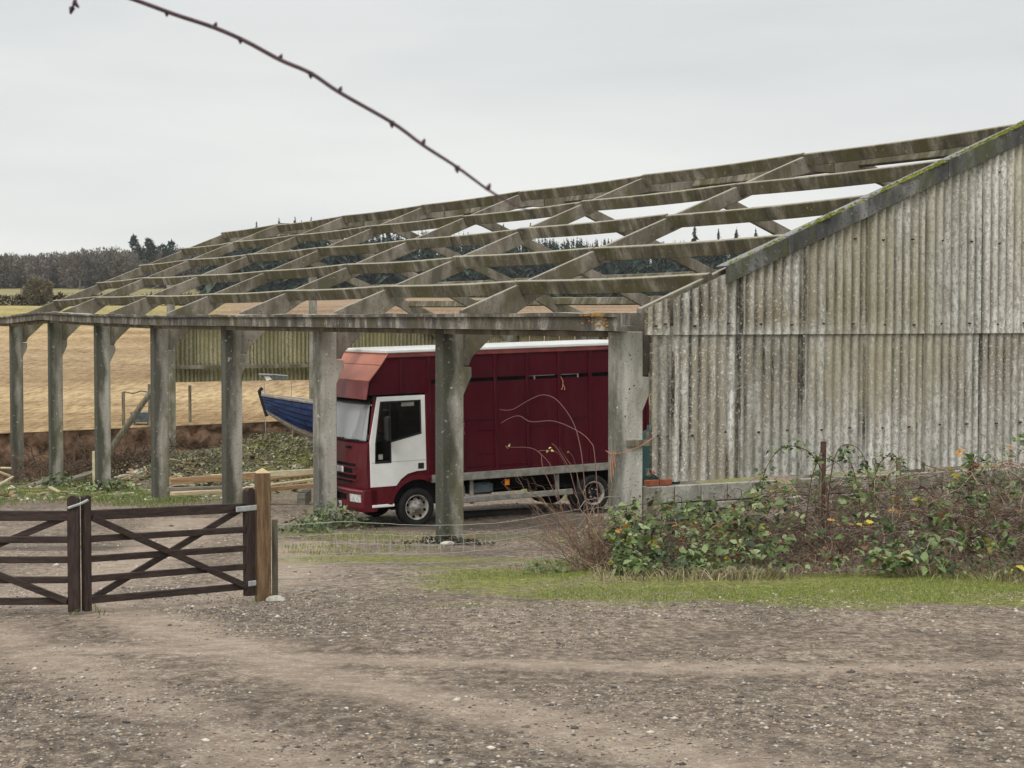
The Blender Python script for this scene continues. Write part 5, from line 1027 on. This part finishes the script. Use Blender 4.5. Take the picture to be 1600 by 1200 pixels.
for i in range(950):
    Y = rng.uniform(455, 590); xp = rng.uniform(318, 1420); X = (xp-800)/F*Y; z = float(fz_([X], [Y])[0]); top = np.interp(xp, [320, 400, 520, 640, 800, 1000, 1200, 1400], [383, 364, 360, 359, 367, 376, 376, 384]); ht = max(7, P(0, top+rng.uniform(-3, 14), Y).z-z)
    parts.append(conifer(X, Y, z, ht, rng.uniform(3.0, 4.4), 250, np.array(CN)*rng.uniform(.8, 1.3), (3, 3, 2, 1)))
V, Fc, Cc = joinb(parts); o = bulk('conifer_wood', V, Fc, Cc, 'far'); tag(o, 'dark conifer plantation seen behind and through the bare roof', kind='stuff')
def fartree(kind, xp, ytop, Y, label, r=2.6, n=380, cols=CN, group=None, cat='tree'):
    X = (xp-800)/F*Y; z = float(fz_([X], [Y])[0]); ht = P(0, ytop, Y).z-z; o = thing(kind, (X, Y, z), (0, 0, 0), label, cat, group)
    MB().tube([(0, 0, -.5), (0, 0, ht*.5), (0, 0, ht*.97)], [.25, .15, .02], 6, (.05, .04, .035)).build('trunk', 'twig', o)
    if kind == 'conifer_tree': q = conifer(0, 0, ht*.1, ht*.92, r+.5, n, cols, (3, 3, 2, 1))
    elif kind == 'pine_tree': q = joinb([twigcrown(rng.normal(scale=r*.5), rng.normal(scale=r*.4), ht*f, r*s, .9, n//5, 1.1, cols, (3, 3, 2, 1)) for f, s in ((.62, .8), (.72, 1.), (.8, .8), (.88, .75), (.95, .45))])
    else: q = twigcrown(0, 0, ht*.52, r, ht*.47, n, .33, cols, np.ones(len(cols)))
    bulk('crown', *q, 'far', o); return o
for i, (x, y) in enumerate(((402, 347), (437, 341), (462, 340), (472, 345), (487, 340), (506, 342), (532, 344), (553, 342), (607, 345), (787, 350), (829, 349), (1085, 352), (1122, 358), (1150, 356), (1180, 357))):
    fartree('conifer_tree', x, y, 452+i % 4*2, 'tall dark conifer rising above the plantation behind the barn roof', 3.3+.4*(i % 3), 620, group='tall conifers over the plantation')
for x, y, lab in ((218, 369, 'broad dark pine standing above the bare wood'), (235, 374, 'smaller pine right beside the broad pine on the skyline'), (262, 378, 'low flat-topped pine above the bare wood')): fartree('pine_tree', x, y+1, 598, lab, 1.7, 380)
fartree('field_tree', 62, 434, 255, 'rounded bare tree standing in the hedge across the stubble field', 2.15, 4200, [(.19, .165, .12), (.24, .205, .15), (.14, .12, .09), (.17, .165, .10)])
X0 = np.linspace(-100, -45, 90); parts = [twigcrown(x+rng.normal(scale=.3), 258+rng.normal(scale=.5), float(fz_([x], [258])[0])+.6, .9, .8*rng.uniform(.7, 1.3)*(1.2 if x > -72 else 1), 90, .4, [(.07, .055, .045), (.10, .08, .06), (.06, .055, .035)], (1, 1, 1)) for x in X0]
V, Fc, Cc = joinb(parts); o = bulk('field_hedge', V, Fc, Cc, 'far'); tag(o, 'low brown hedge across the stubble field', 'hedge')
p = P(125, 452, 560); z = float(fz_([p.x], [560])[0]); o = MB().tube([(p.x, 560, z-.5), (p.x, 560, z+3.5)], .16, 6).build('pole', 'greytimber'); tag(o, 'thin pole standing in the far field before the wood', 'pole')

# ------------------------------------------------------------------ briar stem close to the camera
bd = thing('briar_stem', (-1.25, 1.9, gz(-1.25, 1.9)), (0, 0, 0), 'thin purple thorny briar stem arching across the sky close by', 'briar'); binv = Matrix.Translation(bd.location).inverted()
root = [Vector((-1.25, 1.9, gz(-1.25, 1.9)-.03)), Vector((-1.22, 1.88, CAMZ-.9)), Vector((-1.05, 1.8, CAMZ+.0)), Vector((-.78, 1.72, CAMZ+.36)), P(40, -75, 1.64)]
path = root+[P(x, y, 1.6-.02*i) for i, (x, y) in enumerate(((130, -28), (212, 0), (272, 22), (335, 43), (385, 65), (437, 93), (485, 114), (530, 144), (612, 191), (660, 226), (714, 261), (762, 296), (798, 317), (828, 330)))]
sm = smoothpts(path); nn = len(sm); rr = [max(.0005, .0020*(1-(i/nn)**4*.75)) for i in range(nn)]
MB().tube([binv @ q for q in sm], rr, 7).build('stem', 'briar', bd, True)
for k, (x, y) in enumerate(((268, 23), (336, 42), (381, 61), (437, 98), (488, 108), (529, 147), (613, 190), (660, 234), (717, 257), (762, 297))):
    c = min(sm, key=lambda q: (Vector((q.x/q.y, (q.z-CAMZ)/q.y))-Vector(((x-800)/F, (497-y)/F))).length); sg = 1 if k % 2 else -1
    tip = c+Vector((.002*(1 if sg > 0 else .2), 0, .0048*(1 if sg > 0 else -1))); th_ = MB().tube([binv @ (c-(tip-c)*.2), binv @ (c+(tip-c)*.55), binv @ tip], [.0024, .0017, .0005], 6)
    th_.build('thorn', 'briar', bd)
sh = [P(112, -32, 1.62), P(118, -10, 1.61), P(116, 5, 1.6), P(111, 16, 1.6)]
m = MB(); m.tube([binv @ q for q in smoothpts(sh)], .0017, 6); m.tube([binv @ P(116, 4, 1.6), binv @ P(123, 12, 1.6)], [.0026, .001], 5); m.tube([binv @ P(113, 12, 1.6), binv @ P(110, 22, 1.6)], [.003, .001], 5); m.build('side_shoot', 'briar', bd)

# ------------------------------------------------------------------ thin winter haze
hz = MB().box((-1900, -60, -8), (1900, 2900, 60)).build('haze', None); hm = bpy.data.materials.new('haze_air'); hm.use_nodes = True; t = hm.node_tree; t.nodes.clear()
ho = N(t, 'ShaderNodeOutputMaterial'); hv = N(t, 'ShaderNodeVolumePrincipled'); hv.inputs['Color'].default_value = (.93, .95, .97, 1); hv.inputs['Density'].default_value = .00014; hv.inputs['Anisotropy'].default_value = .2
t.links.new(hv.outputs[0], ho.inputs['Volume']); hz.data.materials.append(hm); tag(hz, 'thin pale winter haze over the far woods', kind='stuff')
